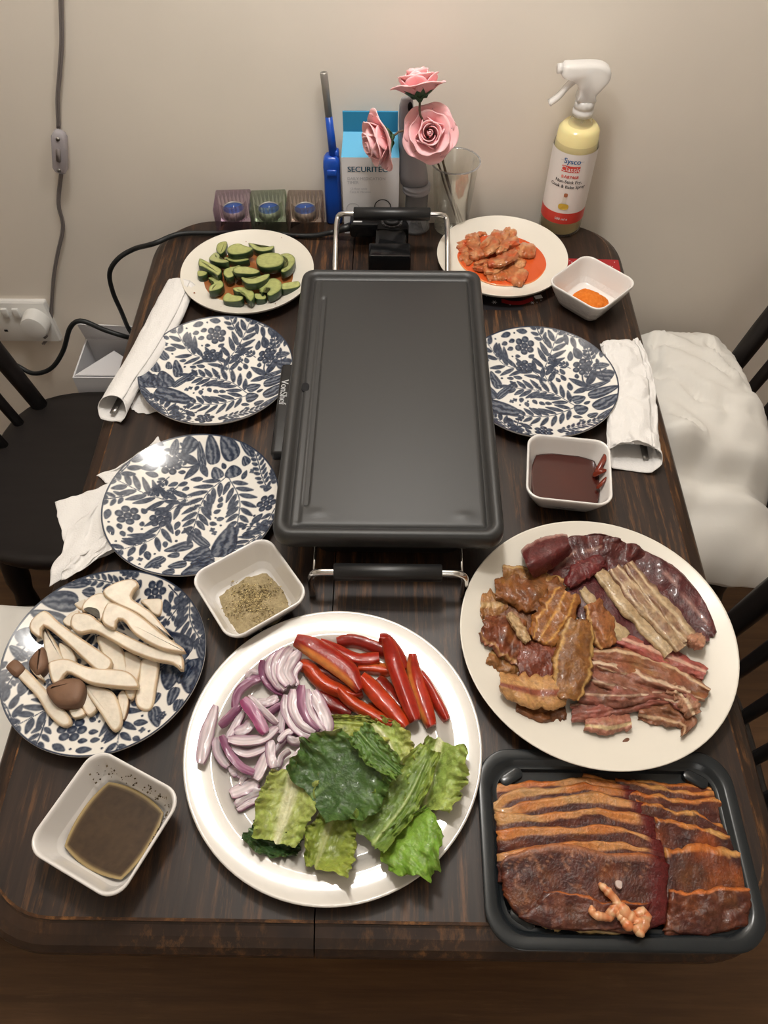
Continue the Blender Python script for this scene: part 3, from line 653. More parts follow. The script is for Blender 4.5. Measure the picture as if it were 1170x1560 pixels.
def bowl(c, rz, label, half=.049, z0=T, emb=False):
    o = [(.026, .0), (.030, .001), (.034, .006), (.041, .020), (.0465, .034), (.0485, .040), (.049, .0425), (.0484, .0438), (.0472, .0438), (.0462, .0425)]
    inn = [(.0452, .039), (.0425, .028), (.039, .016), (.036, .0085), (.032, .0058), (.02, .0052)]
    k = half / .049; mb = MB(); f = lambda s, z: rr3(c, s * k, s * k, s * k * .36, z0 + z, rz, 8)
    mb.rings([f(*q) for q in o + inn], True, True)
    ob = mb.build('square_bowl', [M['bowl_out' if emb else 'bowl'], M['bowl']], org=(c[0], c[1], z0))
    ob.data.polygons.foreach_set('material_index', [0 if p.index < 36 * 5 else 1 for p in ob.data.polygons]); return tag(ob, label, 'bowl', 'square white bowls')
B_CH = (.2985, .958); B_SA = (.2185, .600); B_PE = (-.1535, .4295); B_DI = (-.2565, .1815)
bowl(B_CH, PI / 4, 'square white bowl of orange chilli powder at the back right', .049, T + .0008, True)
bowl(B_SA, -.12, 'square white bowl of dark red sauce with splashes, below the right floral plate', .0515)
bowl(B_PE, .61, 'square white bowl of coarse ground pepper seasoning at the griddle handle', .0495)
bowl(B_DI, -.445, 'square white bowl of brown oil dip at the front left', .0515)
def fill(name, c, rz, half, z, colf, m, label, cat, hf=None, n=40, kind=None, rag=0.):
    u = np.linspace(-1, 1, n); U, V = np.meshgrid(u, u, indexing='ij')
    s = .56; pu = U * np.sqrt(1 - V * V * .5 * s); pv = V * np.sqrt(1 - U * U * .5 * s); k = half * (1 + rag * (fbm(pu * 4, pv * 4, 0, 31) - .5))
    X = c[0] + k * (pu * math.cos(rz) - pv * math.sin(rz)); Y = c[1] + k * (pu * math.sin(rz) + pv * math.cos(rz))
    edge = np.maximum(abs(U), abs(V)); Z = z + (hf(U, V, edge) if hf is not None else 0 * U)
    mb = MB(); mb.shell(np.dstack([X, Y, Z]), .0012, colf(U, V, edge)); return tag(mb.build(name, m), label, cat, kind=kind)
fill('chilli_powder', (B_CH[0] + .001, B_CH[1] - .003), PI / 4 + .1, .0275, T + .0078, lambda U, V, e: mix((206, 104, 34), (226, 134, 58), fbm(U * 9, V * 9, 0, 2)), M['powder'], 'mound of orange chilli powder in the back right bowl', 'spice',
     lambda U, V, e: .016 * (1 - e ** 1.7) + .006 * (fbm(U * 4, V * 4, 0, 8) - .5), 48, 'stuff', .12)
fill('red_sauce', B_SA, -.12, .0432, T + .0195, lambda U, V, e: mix((70, 28, 20), (60, 22, 16), e), M['thick'], 'thick dark red brown sauce filling the bowl below the right floral plate', 'sauce', None, 30, 'stuff')
fill('oil_dip', B_DI, -.445, .0385, T + .0125, lambda U, V, e: mix(mix((52, 38, 26), (74, 56, 38), fbm(U * 8, V * 8, 0, 3)), (172, 150, 104), sstep(.86, .98, e)), M['liquid'], 'brown peppery oil dip in the front left bowl', 'sauce', None, 40, 'stuff')
def dots(name, c, n, spread, z, col, m, label, cat, parent=None, size=.0009, rz=0., zf=None):
    mb = MB()
    for k in range(n):
        r = np.abs(rng.normal(0, .5)) if parent is None else rng.uniform(.6, 1); a = rng.uniform(0, 2 * PI)
        x, y = c[0] + spread * r * math.cos(a), c[1] + spread * r * math.sin(a); s = size * rng.uniform(.5, 1.5); zz = z if zf is None else zf(x, y)
        cc = np.array(col[rng.integers(len(col))], float); i = mb.verts([(x - s, y - s * .6, zz), (x + s, y - s * .5, zz), (x + s * .6, y + s, zz), (x - s * .5, y + s * .8, zz), (x, y, zz + s)], cc * rng.uniform(.85, 1.1))
        for f in ((0, 1, 4), (1, 2, 4), (2, 3, 4), (3, 0, 4), (3, 2, 1, 0)): mb.face(*[i + q for q in f])
    return tag(mb.build(name, m, smooth=False), label, cat, kind='stuff')
def pep_h(U, V, e): return .010 * (1 - e ** 1.6) + .004 * (fbm(U * 6, V * 6, 0, 8) - .5)
fill('ground_pepper', (B_PE[0] + .001, B_PE[1] - .002), .61, .0345, T + .0072, lambda U, V, e: mix((146, 130, 100), (184, 168, 130), fbm(U * 20, V * 20, 0, 4)), M['powder'], 'heap of coarse ground pepper seasoning in the bowl at the griddle handle', 'spice', pep_h, 60, 'stuff', .12)
def pep_z(x, y):
    e = min(1, max(abs(x - B_PE[0] - .001), abs(y - B_PE[1] + .002)) / .0345); return T + .0070 + .010 * (1 - e ** 1.6) + .0008
dots('pepper_flakes', (B_PE[0] + .001, B_PE[1] - .002), 1700, .033, 0, [(190, 172, 128), (164, 146, 106), (214, 196, 148), (122, 106, 80)], M['powder'], 'coarse pepper flakes scattered over the seasoning heap', 'spice', zf=pep_z, size=.0008)
def wall_z(c, k0=.031, half=.049):
    def f(x, y):
        r = math.hypot(x - c[0], y - c[1]); return T + .0075 + max(0, (r - .037)) * 1.9
    return f
def bowl_specks(name, c, n, ang, half, rz, col, m, label, r0, r1, size):
    mb = MB()
    for k in range(n):
        t = rng.uniform(r0, r1); a = rng.uniform(*ang); q = 1 / max(abs(math.cos(a)), abs(math.sin(a))) ** .8
        hw = (.036 + (.0455 - .036) * t) * half / .049 * .985; z = T + .0085 + (.040 - .0085) * t + .0004
        u, v = hw * q * math.cos(a), hw * q * math.sin(a); x = c[0] + u * math.cos(rz) - v * math.sin(rz); y = c[1] + u * math.sin(rz) + v * math.cos(rz)
        s = size * rng.uniform(.4, 1.4); mb.box((x, y, z), (s, s * rng.uniform(.6, 1.6), s * .5), 0, rng.uniform(0, 3), col=np.array(col, float) * rng.uniform(.8, 1.2))
    return tag(mb.build(name, m, smooth=False), label, 'spice', kind='stuff')
bowl_specks('pepper_specks', B_DI, 90, (0, 2.6), .0515, -.445, (86, 74, 56), M['powder'], 'dark pepper specks clinging inside the oil dip bowl', .2, .8, .0011)
# splashes on the sauce bowl's wall, laid on its inner side
def splash(pts, z0, z1, label):
    mb = MB(); q = closed(pts, 30); k = np.array(P(0, 0, 1))
    zz = lambda x: z0 + (z1 - z0) * (x - min(q[:, 0])) / (np.ptp(q[:, 0]))
    V = [list(P(x, y, zz(x) + .0012)) for x, y in q]; B = [[a[0], a[1], a[2] - .001] for a in V]
    mb.rings([B[::-1], V[::-1]], col=(112, 40, 22)); return tag(mb.build('sauce_splash', M['thick']), label, 'sauce', kind='stuff')
splash([(903, 722), (912, 705), (921, 690), (924, 700), (918, 712), (925, 716), (915, 722), (906, 726)], T + .021, T + .037, 'red sauce splash up the right inner wall of the sauce bowl')
splash([(908, 742), (916, 732), (924, 726), (921, 735), (912, 744)], T + .022, T + .036, 'smaller red sauce smear low on the right inner wall of the sauce bowl')

# ------------------------------------------------------------------ paper napkins
def tube_cloth(name, spine, hw, hh, label, seed, nu=70, ns=64, open_end=True, wr=.0022):
    s = curve(spine, nu); t = np.gradient(s, axis=0); t /= np.linalg.norm(t, axis=1)[:, None]; n = np.stack([-t[:, 1], t[:, 0], 0 * t[:, 0]], 1)
    W2 = np.interp(np.linspace(0, 1, nu), np.linspace(0, 1, len(hw)), hw); H2 = np.interp(np.linspace(0, 1, nu), np.linspace(0, 1, len(hh)), hh)
    a = np.linspace(0, 2 * PI, ns) + .9; A = np.zeros((nu, ns, 3))
    for i in range(nu):
        rad = 1 + .0 * a; ca = np.cos(a) * np.linspace(1.02, .94, ns); sa = np.sin(a) * np.linspace(1.04, .9, ns)
        off = wr * (fbm(i * .10 + 0 * a, a * 1.6, 0, seed) - .5) * 2.4
        A[i] = s[i] + n[i] * (W2[i] * ca)[:, None]; A[i, :, 2] = T + .0012 + H2[i] * (sa + 1.0) * .96 + np.abs(off) * (sa > -.6)
        A[i, :, :2] += (t[i, :2] * ((fbm(a * .9, i * .02 + 0 * a, 0, seed + 4) - .5) * (.012 if i > nu - 4 or i < 3 else 0))[:, None])
    for i in range(nu - 12, nu):                      # the mouth is cut back on top
        k = ((i - nu + 12) / 11) ** 1.5; A[i, :, :2] -= t[i, :2] * (np.clip(np.sin(a) + .7, 0, 2)[:, None] * .014 * k); A[i, :, 2] += .004 * k * np.clip(np.sin(a), 0, 1)
    A[..., 2] = np.maximum(A[..., 2], T + .0012)
    mb = MB(); mb.grid(A); o = mb.build(name, M['paper']); m = o.modifiers.new('thickness', 'SOLIDIFY'); m.thickness = .0008
    return tag(o, label, 'napkin')
zn = T + .012
S = [P(277, 432, zn), P(250, 490, zn), P(220, 545, zn), P(190, 592, zn), P(167, 636, zn)]
tube_cloth('paper_napkin', S, [.024, .026, .024, .021, .021], [.010, .011, .012, .0125, .0125], 'white paper towel rolled tight beside the upper left floral plate', 3)
S = [P(946, 518, zn), P(962, 575, zn), P(964, 640, zn), P(966, 712, zn)]
tube_cloth('paper_napkin', S, [.030, .031, .032, .034, .036], [.006, .0075, .009, .010, .0125], 'white paper towel loosely rolled beside the right floral plate, fork inside', 8, wr=.010)
def fork(loc0, loc1, label):
    a, b = Vector(loc0), Vector(loc1); d = (b - a); L = d.length; d.normalize(); n = Vector((-d.y, d.x, 0)); f = thing('fork', a, label, 'fork')
    mb = MB(); hw = [.0035, .0042, .0036, .003, .0028, .003]; m = 16; R = []
    for k in range(m):
        t = k / (m - 1); w = np.interp(t, np.linspace(0, 1, 6), hw); c = a + d * (L * .62 * t); R.append([c + n * (w * x) + Vector((0, 0, .0011 * y)) for x, y in ((-1, -1), (1, -1), (1.05, 0), (1, 1), (-1, 1), (-1.05, 0))])
    mb.rings(R); mb.build('handle', M['steel'], f)
    mb = MB(); R = []
    for t, w in ((.62, .003), (.68, .008), (.76, .0105), (.8, .0105)):
        c = a + d * (L * t); R.append([c + n * (w * x) + Vector((0, 0, .0011 * y)) for x, y in ((-1, -1), (1, -1), (1, 1), (-1, 1))])
    mb.rings(R); mb.build('head', M['steel'], f)
    for k in range(4):
        o = n * ((k - 1.5) * .0058); mb = MB(); mb.tube([a + d * (L * .79) + o, a + d * (L * .9) + o + Vector((0, 0, .0015)), a + d * L + o], [.0016, .0015, .0009], 6); mb.build('tine', M['steel'], f)
    return f
fork(P(171, 630, T + .009), P(256, 478, T + .010), 'steel fork rolled in the left paper napkin, only its handle end showing')
fork(P(984, 700, T + .006), P(958, 555, T + .006), 'steel fork inside the right paper napkin, handle end showing in the opening')
def flat_cloth(name, quads, label, seed, layers):
    mb = MB()
    for k, (q, z0, amp) in enumerate(layers):
        u = np.linspace(0, 1, 40); U, V = np.meshgrid(u, u, indexing='ij'); q = [np.array(p, float) for p in q]
        px = q[0] * ((1 - U) * (1 - V))[..., None] + q[1] * (U * (1 - V))[..., None] + q[2] * (U * V)[..., None] + q[3] * ((1 - U) * V)[..., None]
        px += (np.dstack([fbm(U * 3, V * 3, k, seed), fbm(U * 3, V * 3, k + 5, seed)]) - .5) * 12
        z = z0 + amp * (fbm(U * 2.6, V * 2.6, k * 3, seed + 1, 2) ** 1.2) + amp * .35 * np.sin(U * 5 + V * 3 + k) ** 2
        d = np.array([[list(P(px[i, j, 0], px[i, j, 1], z[i, j])) for j in range(40)] for i in range(40)]); mb.shell(d, .0007)
    return tag(mb.build(name, M['paper']), label, 'napkin')
flat_cloth('paper_napkin', None, 'white paper towel lying loosely folded under the lower left floral plate', 12,
           [([(150, 728), (238, 668), (262, 690), (175, 745)], T + .001, .004), ([(84, 765), (176, 728), (185, 800), (100, 850)], T + .002, .008), ([(100, 810), (170, 750), (182, 835), (72, 895)], T + .006, .010), ([(110, 850), (170, 812), (172, 838), (90, 888)], T + .013, .008)])
flat_cloth('paper_napkin', None, 'small flat flap of white paper towel under the upper left floral plate edge', 15, [([(203, 603), (225, 585), (240, 628), (200, 627)], T + .0008, .002)])

# ------------------------------------------------------------------ printed cards under the back right dishes
c0 = [P(739, 446, T), P(739, 468, T), P(827, 467, T), P(826, 440, T)]
cb = thing('greeting_card', (.17, .98, T), 'black card with white snowflakes and a red band under the kimchi plate', 'card')
quad_panel('card_sheet', [(.075, .945, T + .0001), (.2, .945, T + .0001), (.2, 1.03, T + .0001), (.075, 1.03, T + .0001)], -.0006, M['card_black'], cb)
mb = MB()
def flake(c, r):
    for k in range(3): mb.box((c[0], c[1], T + .00085), (2 * r, r * .22, .0001), 0, k * PI / 3)
for px, py, r in ((753, 461, .0042), (811, 462, .003), (777, 465, .0012), (818, 461, .001), (824, 458, .001), (741, 452, .001)): flake(P(px, py, T), r)
mb.box((*P(820, 453, T)[:2], T + .00085), (.012, .008, .0001), 0, .3); tag(mb.build('snowflake_print', M['white_ink'], cb, smooth=False), kind='stuff')
mb = MB(); q = [P(x, y, T + .0009) for x, y in ((764, 458), (778, 461), (795, 461), (812, 455))]; qc = curve(q, 14)
mb.grid(np.stack([qc + [0, w, 0] for w in (-.0045, .0045)], 1)); mb.build('red_band_print', M['card_red'], cb)
rc = thing('greeting_card', (.3, 1.0, T), 'red card with small white dots sticking out behind the chilli powder bowl', 'card')
ra = P(942, 396, T); quad_panel('card_sheet', [(.262, .985, T + .0001), (ra.x - .004, .985, T + .0001), (ra.x, ra.y, T + .0001), (.262, ra.y + .004, T + .0001)], -.0006, M['card_red'], rc)
mb = MB()
for px, py in ((921, 404), (925, 405), (929, 406), (933, 407), (914, 401), (868, 398), (871, 400), (936, 400)): mb.box((*P(px, py, T)[:2], T + .00085), (.0016, .0014, .0001), 0)
tag(mb.build('dot_print', M['white_ink'], rc, smooth=False), kind='stuff')

# ------------------------------------------------------------------ back row: candle holders, lighter, carton, flowers, cup, bottle
def holder(cx, cyy, s, rz, gm, label):
    t = thing('candle_holder', (cx, cyy, T), label, 'candle holder', 'ribbed glass candle holders', rz); PLOC[t.name] = (0, 0, 0)
    mb = MB(); h = .052; rw = s * .40
    def ribbed(hs, z, amp):
        n = 9; out = []
        for k in range(4):
            for i in range(n * 4):
                u = (i / (n * 4)) * 2 - 1; d = hs + amp * (abs(math.sin(i / 4 * PI)) - .5); x, y = d, u * hs; a = k * PI / 2
                out.append((x * math.cos(a) - y * math.sin(a), x * math.sin(a) + y * math.cos(a), z))
        return out
    N4 = 144
    def circ(r, z, fl=0.):
        o = []
        for k in range(N4):
            a = 2 * PI * (k / N4) - PI / 4; rr = r * (1 + fl * math.cos(18 * a)); o.append((rr * math.cos(a), rr * math.sin(a), z))
        return o
    hs = s / 2
    mb.rings([ribbed(hs * .97, 0, .0006), ribbed(hs, .002, .0022), ribbed(hs, h - .002, .0022), ribbed(hs * .975, h, .0004), circ(rw, h), circ(rw * .98, h - .002, .015), circ(rw * .95, .0225, .03), circ(rw * .5, .0215)], True, True)
    mb.build('glass_body', gm, t, auto=40)
    c = thing('tea_light', (cx, cyy, T + .0222), label.split(' glass')[0].replace('square ', '') + ' holder\'s blue tea light in a metal cup', 'candle', 'blue tea lights'); PLOC[c.name] = (0, 0, 0)
    r = rw * .78; mb = MB(); mb.lathe([(r, 0), (r, .015), (r * .97, .015), (r * .96, .012)], 28, (0, 0, 0), True, False); mb.build('metal_cup', M['gunmetal'], c)
    mb = MB(); mb.lathe([(r * .955, .006), (r * .955, .0132), (r * .5, .0136), (.001, .0137)], 28, (0, 0, 0), True, True); mb.build('wax', M['wax'], c)
    mb = MB(); mb.tube([(0, 0, .0137), (.001, 0, .018)], .0007, 6); mb.build('wick', M['white_ink'], c)
M['wax'] = mat('blue_wax', (44, 76, 140), rough=.45, sss=.2)
gls = lambda n, c: glassy(n, c, .06, .98, 1.5, refl=.5)
hy_ = 1.152
for (px, col, nm, rz, lab) in ((360, (222, 190, 216), 'purple', .06, 'square lilac glass candle holder, leftmost of the row at the wall'), (413, (196, 220, 186), 'green', .08, 'square green glass candle holder, middle of the row at the wall'), (467, (222, 196, 178), 'amber', 0, 'square pinkish brown glass candle holder beside the blue lighter')):
    c = P(px, 350, T); holder(c.x, hy_, .0575, rz, gls(nm + '_ribbed_glass', [255 - (255 - q) * .28 for q in col]), lab)

lg = thing('gas_lighter', tuple(P(509, 347, T)), 'blue long necked gas lighter standing against the wall', 'lighter'); lx0 = P(509, 347, T).x; ly = 1.172
mb = MB(); mb.rings([rr3((lx0 + dx, ly), hx, hy2, .006, T + z, .0) for z, hx, hy2, dx in ((.0, .012, .0085, 0), (.003, .0138, .010, 0), (.05, .0135, .0105, 0), (.085, .013, .0105, .0005), (.100, .0135, .0115, .0005), (.112, .0128, .0115, .0008), (.118, .009, .009, .001))]); mb.build('handle', M['lighter'], lg)
mb = MB(); mb.box((lx0 + .001, ly - .0108, T + .094), (.016, .006, .011), .002); mb.build('trigger', M['lighter'], lg)
mb = MB(); mb.box((lx0 + .009, ly + .002, T + .119), (.008, .014, .014), .003); mb.build('guard', M['lighter'], lg)
nt_ = Wp(493, 110, ly + .012); nb = (lx0 + .004, ly, T + .114); mid = np.array(nb) + (np.array(nt_) - np.array(nb)) * .5
mb = MB(); mb.tube([nb, mid], [.0068, .0056], 14); mb.build('neck_sleeve', M['lighter'], lg)
mb = MB(); d_ = (np.array(nt_) - mid); mb.tube([mid - d_ * .03, mid + d_ * .9, mid + d_ * .98, nt_, nt_, mid + d_ * .95], [.0054, .0056, .0056, .005, .0036, .0034], 16); mb.build('metal_barrel', M['gunmetal'], lg)

bx = thing('gable_top_carton', (-.037, 1.165, T), 'white and blue gable top carton of a daily timer, behind the griddle', 'carton')
fy = 1.138; bl, br = Wp(523, 300, fy).x - .0005, Wp(607.5, 300, fy).x; zr = Wp(560, 240, fy).z
byk = 1.198; ry = 1.170; zt1 = Wp(560, 200, ry).z; zt2 = Wp(560, 170, ry).z
def solid(name, pts8, m, par):
    mb = MB(); mb.rings([pts8[:4], pts8[4:]]); return mb.build(name, m, par, smooth=False)
solid('box_body', [(bl, fy, T), (br, fy, T), (br, byk, T), (bl, byk, T), (bl, fy, zr), (br, fy, zr), (br, byk, zr), (bl, byk, zr)], M['carton'], bx)
solid('gable_roof', [(bl, fy, zr), (br, fy, zr), (br, byk, zr), (bl, byk, zr), (bl + .003, ry - .002, zt1), (br - .003, ry - .002, zt1), (br - .003, ry + .004, zt1), (bl + .003, ry + .004, zt1)], M['blue_card'], bx)
solid('top_fin', [(bl + .003, ry - .0015, zt1 - .001), (br - .003, ry - .0015, zt1 - .001), (br - .003, ry + .003, zt1 - .001), (bl + .003, ry + .003, zt1 - .001), (bl + .003, ry - .001, zt2), (br - .003, ry - .001, zt2), (br - .003, ry + .0025, zt2), (bl + .003, ry + .0025, zt2)], mat('deep_blue_card', (46, 136, 180), rough=.5), bx)
fr = lambda px, py: (lambda q: (lambda x, y: (q.x + x, fy - .0006, q.z + y)))(Wp(px, py, fy))
mb = MB(); put_text(mb, 'SECURITEC', .0125, fr(529, 258), 'LEFT', .0005); mb.build('title_lettering', M['teal_ink'], bx, smooth=False)
mb = MB(); put_text(mb, 'DAILY MEDICATION', .0066, fr(529, 272), 'LEFT'); put_text(mb, 'TIMER', .0066, fr(529, 278), 'LEFT'); put_text(mb, '12 Hour cycle', .0048, fr(533, 287), 'LEFT'); put_text(mb, 'Tone & Vibration', .0048, fr(533, 292), 'LEFT'); mb.build('small_lettering', M['pale_ink'], bx, smooth=False)
q = Wp(583, 315, fy); mb = MB(); a = np.linspace(0, 2 * PI, 33)
mb.grid(np.stack([np.c_[q.x + r * np.cos(a), 0 * a + fy - .0006, q.z + r * np.sin(a)] for r in (.0122, .0138)])); mb.build('dial_print', M['black_ink'], bx, smooth=False)
q = Wp(538, 318, fy); mb = MB(); mb.grid(np.stack([np.c_[q.x + r * np.cos(a), 0 * a + fy - .0006, q.z + r * np.sin(a)] for r in (.010, .0108)])); mb.build('ring_print', M['pale_ink'], bx, smooth=False)

# grey handled dispenser on a smoky clear base
ux = P(634, 350, T).x; uy = 1.155
ut = thing('handled_dispenser', (ux, uy, T), 'grey plastic handled utensil on a smoky clear stem, between the carton and the clear cup', 'utensil')
zz = lambda py: Wp(630, py, uy).z
mb = MB(); tops = [(620, 150, .0085), (619, 160, .0105), (620, 185, .0125), (624, 215, .0155), (628, 245, .0205), (630, 265, .0225), (631, 278, .0222)]
R = []
for px, py, r in tops:
    c = Wp(px, py, uy); R.append([(c.x + r * math.cos(t), uy + min(r, .013 + .4 * (r - .01)) * .8 * math.sin(t), c.z) for t in np.linspace(0, 2 * PI, 24, endpoint=False)])
mb.rings(R[::-1]); mb.build('handle', M['grey_plastic'], ut)
c = Wp(625, 163, uy - .0105); mb = MB(); mb.lathe([(.0032, -.001), (.0032, .001)], 16, (0, 0, 0), True, True)
mb = MB(); mb.rings([[(c.x + .0036 * k * math.cos(t), c.y - j, c.z + .0065 * k * math.sin(t)) for t in np.linspace(0, 2 * PI, 16, endpoint=False)] for k, j in ((1, -.002), (1, .0015))]); mb.build('hanging_hole', M['hole'], ut)
zc = Wp(631, 284, uy).z
mb = MB(); mb.lathe([(.0205, -.004), (.0225, -.003), (.0225, .0005), (.021, .002), (.0225, .004), (.0225, .007), (.021, .0075)], 28, (ux - .002, uy, zc - .003), True, True); mb.build('collar', M['grey_plastic'], ut)
mb = MB(); mb.lathe([(.0215, .0), (.0235, .002), (.0235, .006), (.0185, .012), (.0185, zc - T - .006), (.0175, zc - T - .006), (.0175, .012), (.02, .004)], 32, (ux - .001, uy, T), True, False); mb.build('clear_stem', M['clear_grey'], ut)
mb = MB(); mb.tube([(ux, uy, T + .008), (ux - .001, uy, zc - .004)], .0022, 8); mb.build('inner_rod', M['grey_plastic'], ut)

# clear cup
kx, ky = P(686, 344, T).x, 1.156
cup = thing('plastic_cup', (kx, ky, T), 'clear plastic cup holding the three pink roses', 'cup'); ch_ = Wp(686, 245, ky).z - T
mb = MB(); mb.lathe([(.001, .001), (.026, .001), (.0275, .003), (.036, ch_ - .003), (.0385, ch_ - .001), (.0385, ch_ + .001), (.0365, ch_ + .001), (.0352, ch_ - .004), (.0268, .004), (.001, .003)], 48, (kx, ky, T)); mb.build('cup_wall', M['clear'], cup)
mb = MB(); a = np.linspace(0, 2 * PI, 49); mb.tube(np.c_[kx + .0385 * np.cos(a), ky + .0385 * np.sin(a), 0 * a + T + ch_], .0012, 8); mb.build('rolled_rim', M['clear_grey'], cup)

# roses: foam petals, one mesh each, wrapped around the bud
def petal_mesh(w, h, curl, cup_, seed):
    n = 12; u = np.linspace(-1, 1, n); v = np.linspace(0, 1, n); U, V = np.meshgrid(u, v, indexing='ij')
    wid = w * (np.sin(PI * np.clip(.18 + .62 * V, 0, 1)) ** .8) * (1 - .25 * np.clip(V - .75, 0, 1) * abs(U) * 4)
    X = U * wid; Zz = h * (V - .10 * abs(U) ** 2.5 * V); Y = cup_ * (U ** 2) * w * (1 - .35 * V) - curl * np.clip(V - .45, 0, 1) ** 2 * h * 2.2 + .0012 * (fbm(U * 2, V * 2, 0, seed) - .5)
    A = np.dstack([X, Y, Zz]); c = mix((246, 172, 176), (255, 200, 203), V)
    return A, c
def rose(center, axis, R, stem_to, label, spin=0.):
    ax = Vector(axis).normalized(); x = ax.orthogonal().normalized(); y = ax.cross(x); B = np.array([list(x), list(y), list(ax)]).T; c = np.array(list(center))
    t = thing('foam_rose', tuple(center), label, 'flower', 'pink foam roses')
    for ring, (n, rad, tilt, hgt, wid, curl, cup_) in enumerate(((3, .10, -.12, .62, .24, 0., .9), (3, .20, .05, .66, .36, .02, .7), (4, .33, .28, .70, .46, .10, .5), (5, .46, .62, .74, .56, .22, .35), (5, .56, 1.0, .76, .64, .32, .25))):
        for k in range(n):
            th = spin + k * 2 * PI / n + ring * .55; A, col = petal_mesh(wid * R, hgt * R, curl, cup_, ring * 7 + k)
            r0 = rad * R * (.35 if ring < 3 else .30); Y = A[..., 1] * -1; Zz = A[..., 2]; X = A[..., 0]
            dR = Y * -1 * -1; rr_ = r0 + Zz * math.sin(tilt) - (Y) * math.cos(tilt) * -1 * 1; zz_ = Zz * math.cos(tilt) - Y * math.sin(tilt) * 1 - .28 * R - .04 * R * ring
            rr_ = r0 + Zz * math.sin(tilt) + Y * math.cos(tilt); L3 = np.dstack([rr_ * math.cos(th) - X * math.sin(th), rr_ * math.sin(th) + X * math.cos(th), zz_])
            if ring < 2:
                ang = X / (rad * R + .002); rad2 = rad * R * (.5 + .5 * 1) + Zz * math.sin(tilt) - .05 * R * np.clip((X / (wid * R)), -1, 1); L3 = np.dstack([rad2 * np.cos(th + ang), rad2 * np.sin(th + ang), zz_])
            Wd = L3 @ B.T + c; mb = MB(); mb.grid(Wd, col=col.reshape(-1, 3)); o = mb.build('petal', M['petal'], t); m = o.modifiers.new('foam', 'SOLIDIFY'); m.thickness = .0011; m.offset = 0
    mb = MB(); q = np.array([[r * math.cos(a_), r * math.sin(a_), .28 * R + r * .3] for a_, r in ((k * .5, (.02 + .0045 * k) * R) for k in range(22))]) @ B.T + c
    lo = np.array([[r * math.cos(a_), r * math.sin(a_), -.2 * R] for a_, r in ((k * .5, (.02 + .004 * k) * R) for k in range(22))]) @ B.T + c
    mb.grid(np.stack([lo, q], 1), col=(248, 182, 186)); o = mb.build('bud_spiral', M['petal'], t); m = o.modifiers.new('foam', 'SOLIDIFY'); m.thickness = .001
    for k in range(5):
        th = k * 2 * PI / 5 + spin; A = []
        for s in np.linspace(0, 1, 6):
            w = .22 * R * (1 - s) ** .7 + .003 * R; r = .08 * R + .62 * R * s; zc_ = -.52 * R + .36 * R * s ** 1.1
            A.append([(r * math.cos(th) - w * e * math.sin(th), r * math.sin(th) + w * e * math.cos(th), zc_) for e in (-1, 0, 1)])
        mb = MB(); mb.grid(np.array(A) @ B.T + c); o = mb.build('sepal', M['sepal'], t); m = o.modifiers.new('foam', 'SOLIDIFY'); m.thickness = .001
    mb = MB(); mb.rings([np.array([[r * R * math.cos(a_), r * R * math.sin(a_), z * R] for a_ in np.linspace(0, 2 * PI, 12, endpoint=False)]) @ B.T + c for r, z in ((.05, -.62), (.14, -.5), (.2, -.35), (.12, -.25))]); mb.build('calyx', M['sepal'], t)
    p0 = c - np.array(list(ax)) * .55 * R; p1 = c - np.array(list(ax)) * (.55 * R + .022)
    mb = MB(); mb.tube(curve([p0, p1] + [np.array(q) for q in stem_to], 40), .0016, 8); mb.build('stem', M['stem'], t)
cb_ = [(kx - .010, ky - .01, T + ch_), (kx + .008, ky - .004, T + .05), (kx + .020, ky, T + .008)]
rose(Wp(655, 203, 1.10), (-.03, -.88, .50), .047, [(kx - .022, ky - .022, T + ch_ + .012), (kx + .0, ky - .01, T + .06), (kx + .017, ky - .004, T + .008)], 'pink foam rose facing the camera, front and largest of the three')
rose(Wp(572, 217, 1.094), (-.90, -.42, -.10), .049, [(kx - .034, ky - .024, T + ch_ + .018), (kx - .012, ky, T + .07), (kx + .012, ky + .006, T + .008)], 'pink foam rose facing left in front of the white and blue carton', .4)
rose(Wp(637, 122, 1.125), (-.12, .45, .88), .045, [(kx - .03, ky - .012, T + ch_ + .04), (kx - .01, ky + .006, T + .08), (kx + .02, ky + .006, T + .008)], 'pink foam rose seen from the side with green sepals, topmost of the three', .2)

# spray bottle
qx, qy = P(853, 350, T).x, 1.163; qr = .0345
sb = thing('spray_bottle', (qx, qy, T), 'tall clear spray bottle of yellow cooking oil with a white label against the wall', 'bottle')
zs = lambda py: Wp(870, py, qy).z
Hs = zs(195) - T; Hn = zs(172) - T
M['bottle'] = glassy('bottle_plastic', (250, 248, 240), .12, .90, 1.4, refl=.5, diffuse=True); M['oil'] = mat('cooking_oil', (226, 212, 156), rough=.15, sss=.4)
M['frost'] = glassy('frosted_spray_head', (250, 248, 246), .25, .45, 1.4, refl=.9, diffuse=True)
mb = MB(); pf = [(qr * .9, 0), (qr, .004), (qr, Hs - .030), (qr * .97, Hs - .019), (qr * .84, Hs - .008), (qr * .62, Hs), (.0135, Hn - .002), (.0125, Hn + .004)]
mb.lathe(pf, 40, (qx, qy, T), True, False); mb.build('bottle_body', M['bottle'], sb)
zo = zs(222) - T + .016; mb = MB(); mb.lathe([(qr * .86, .003), (qr * .955, .007), (qr * .955, min(zo, Hs - .031)), (qr * .90, zo + .012), (qr * .72, zo + .019)], 40, (qx, qy, T), True, True); mb.build('oil_fill', M['oil'], sb)
ang0 = math.atan2(-qy, -qx)                                     # the label faces the table's front
def wrap(r, z0): return lambda x, y: (qx + r * math.cos(ang0 + x / r), qy + r * math.sin(ang0 + x / r), z0 + y)
zl0, zl1, zrd = zs(326) - .001, zs(228), zs(312)
fnt = lambda px, py: Wp(px, py, qy - qr * .97).z
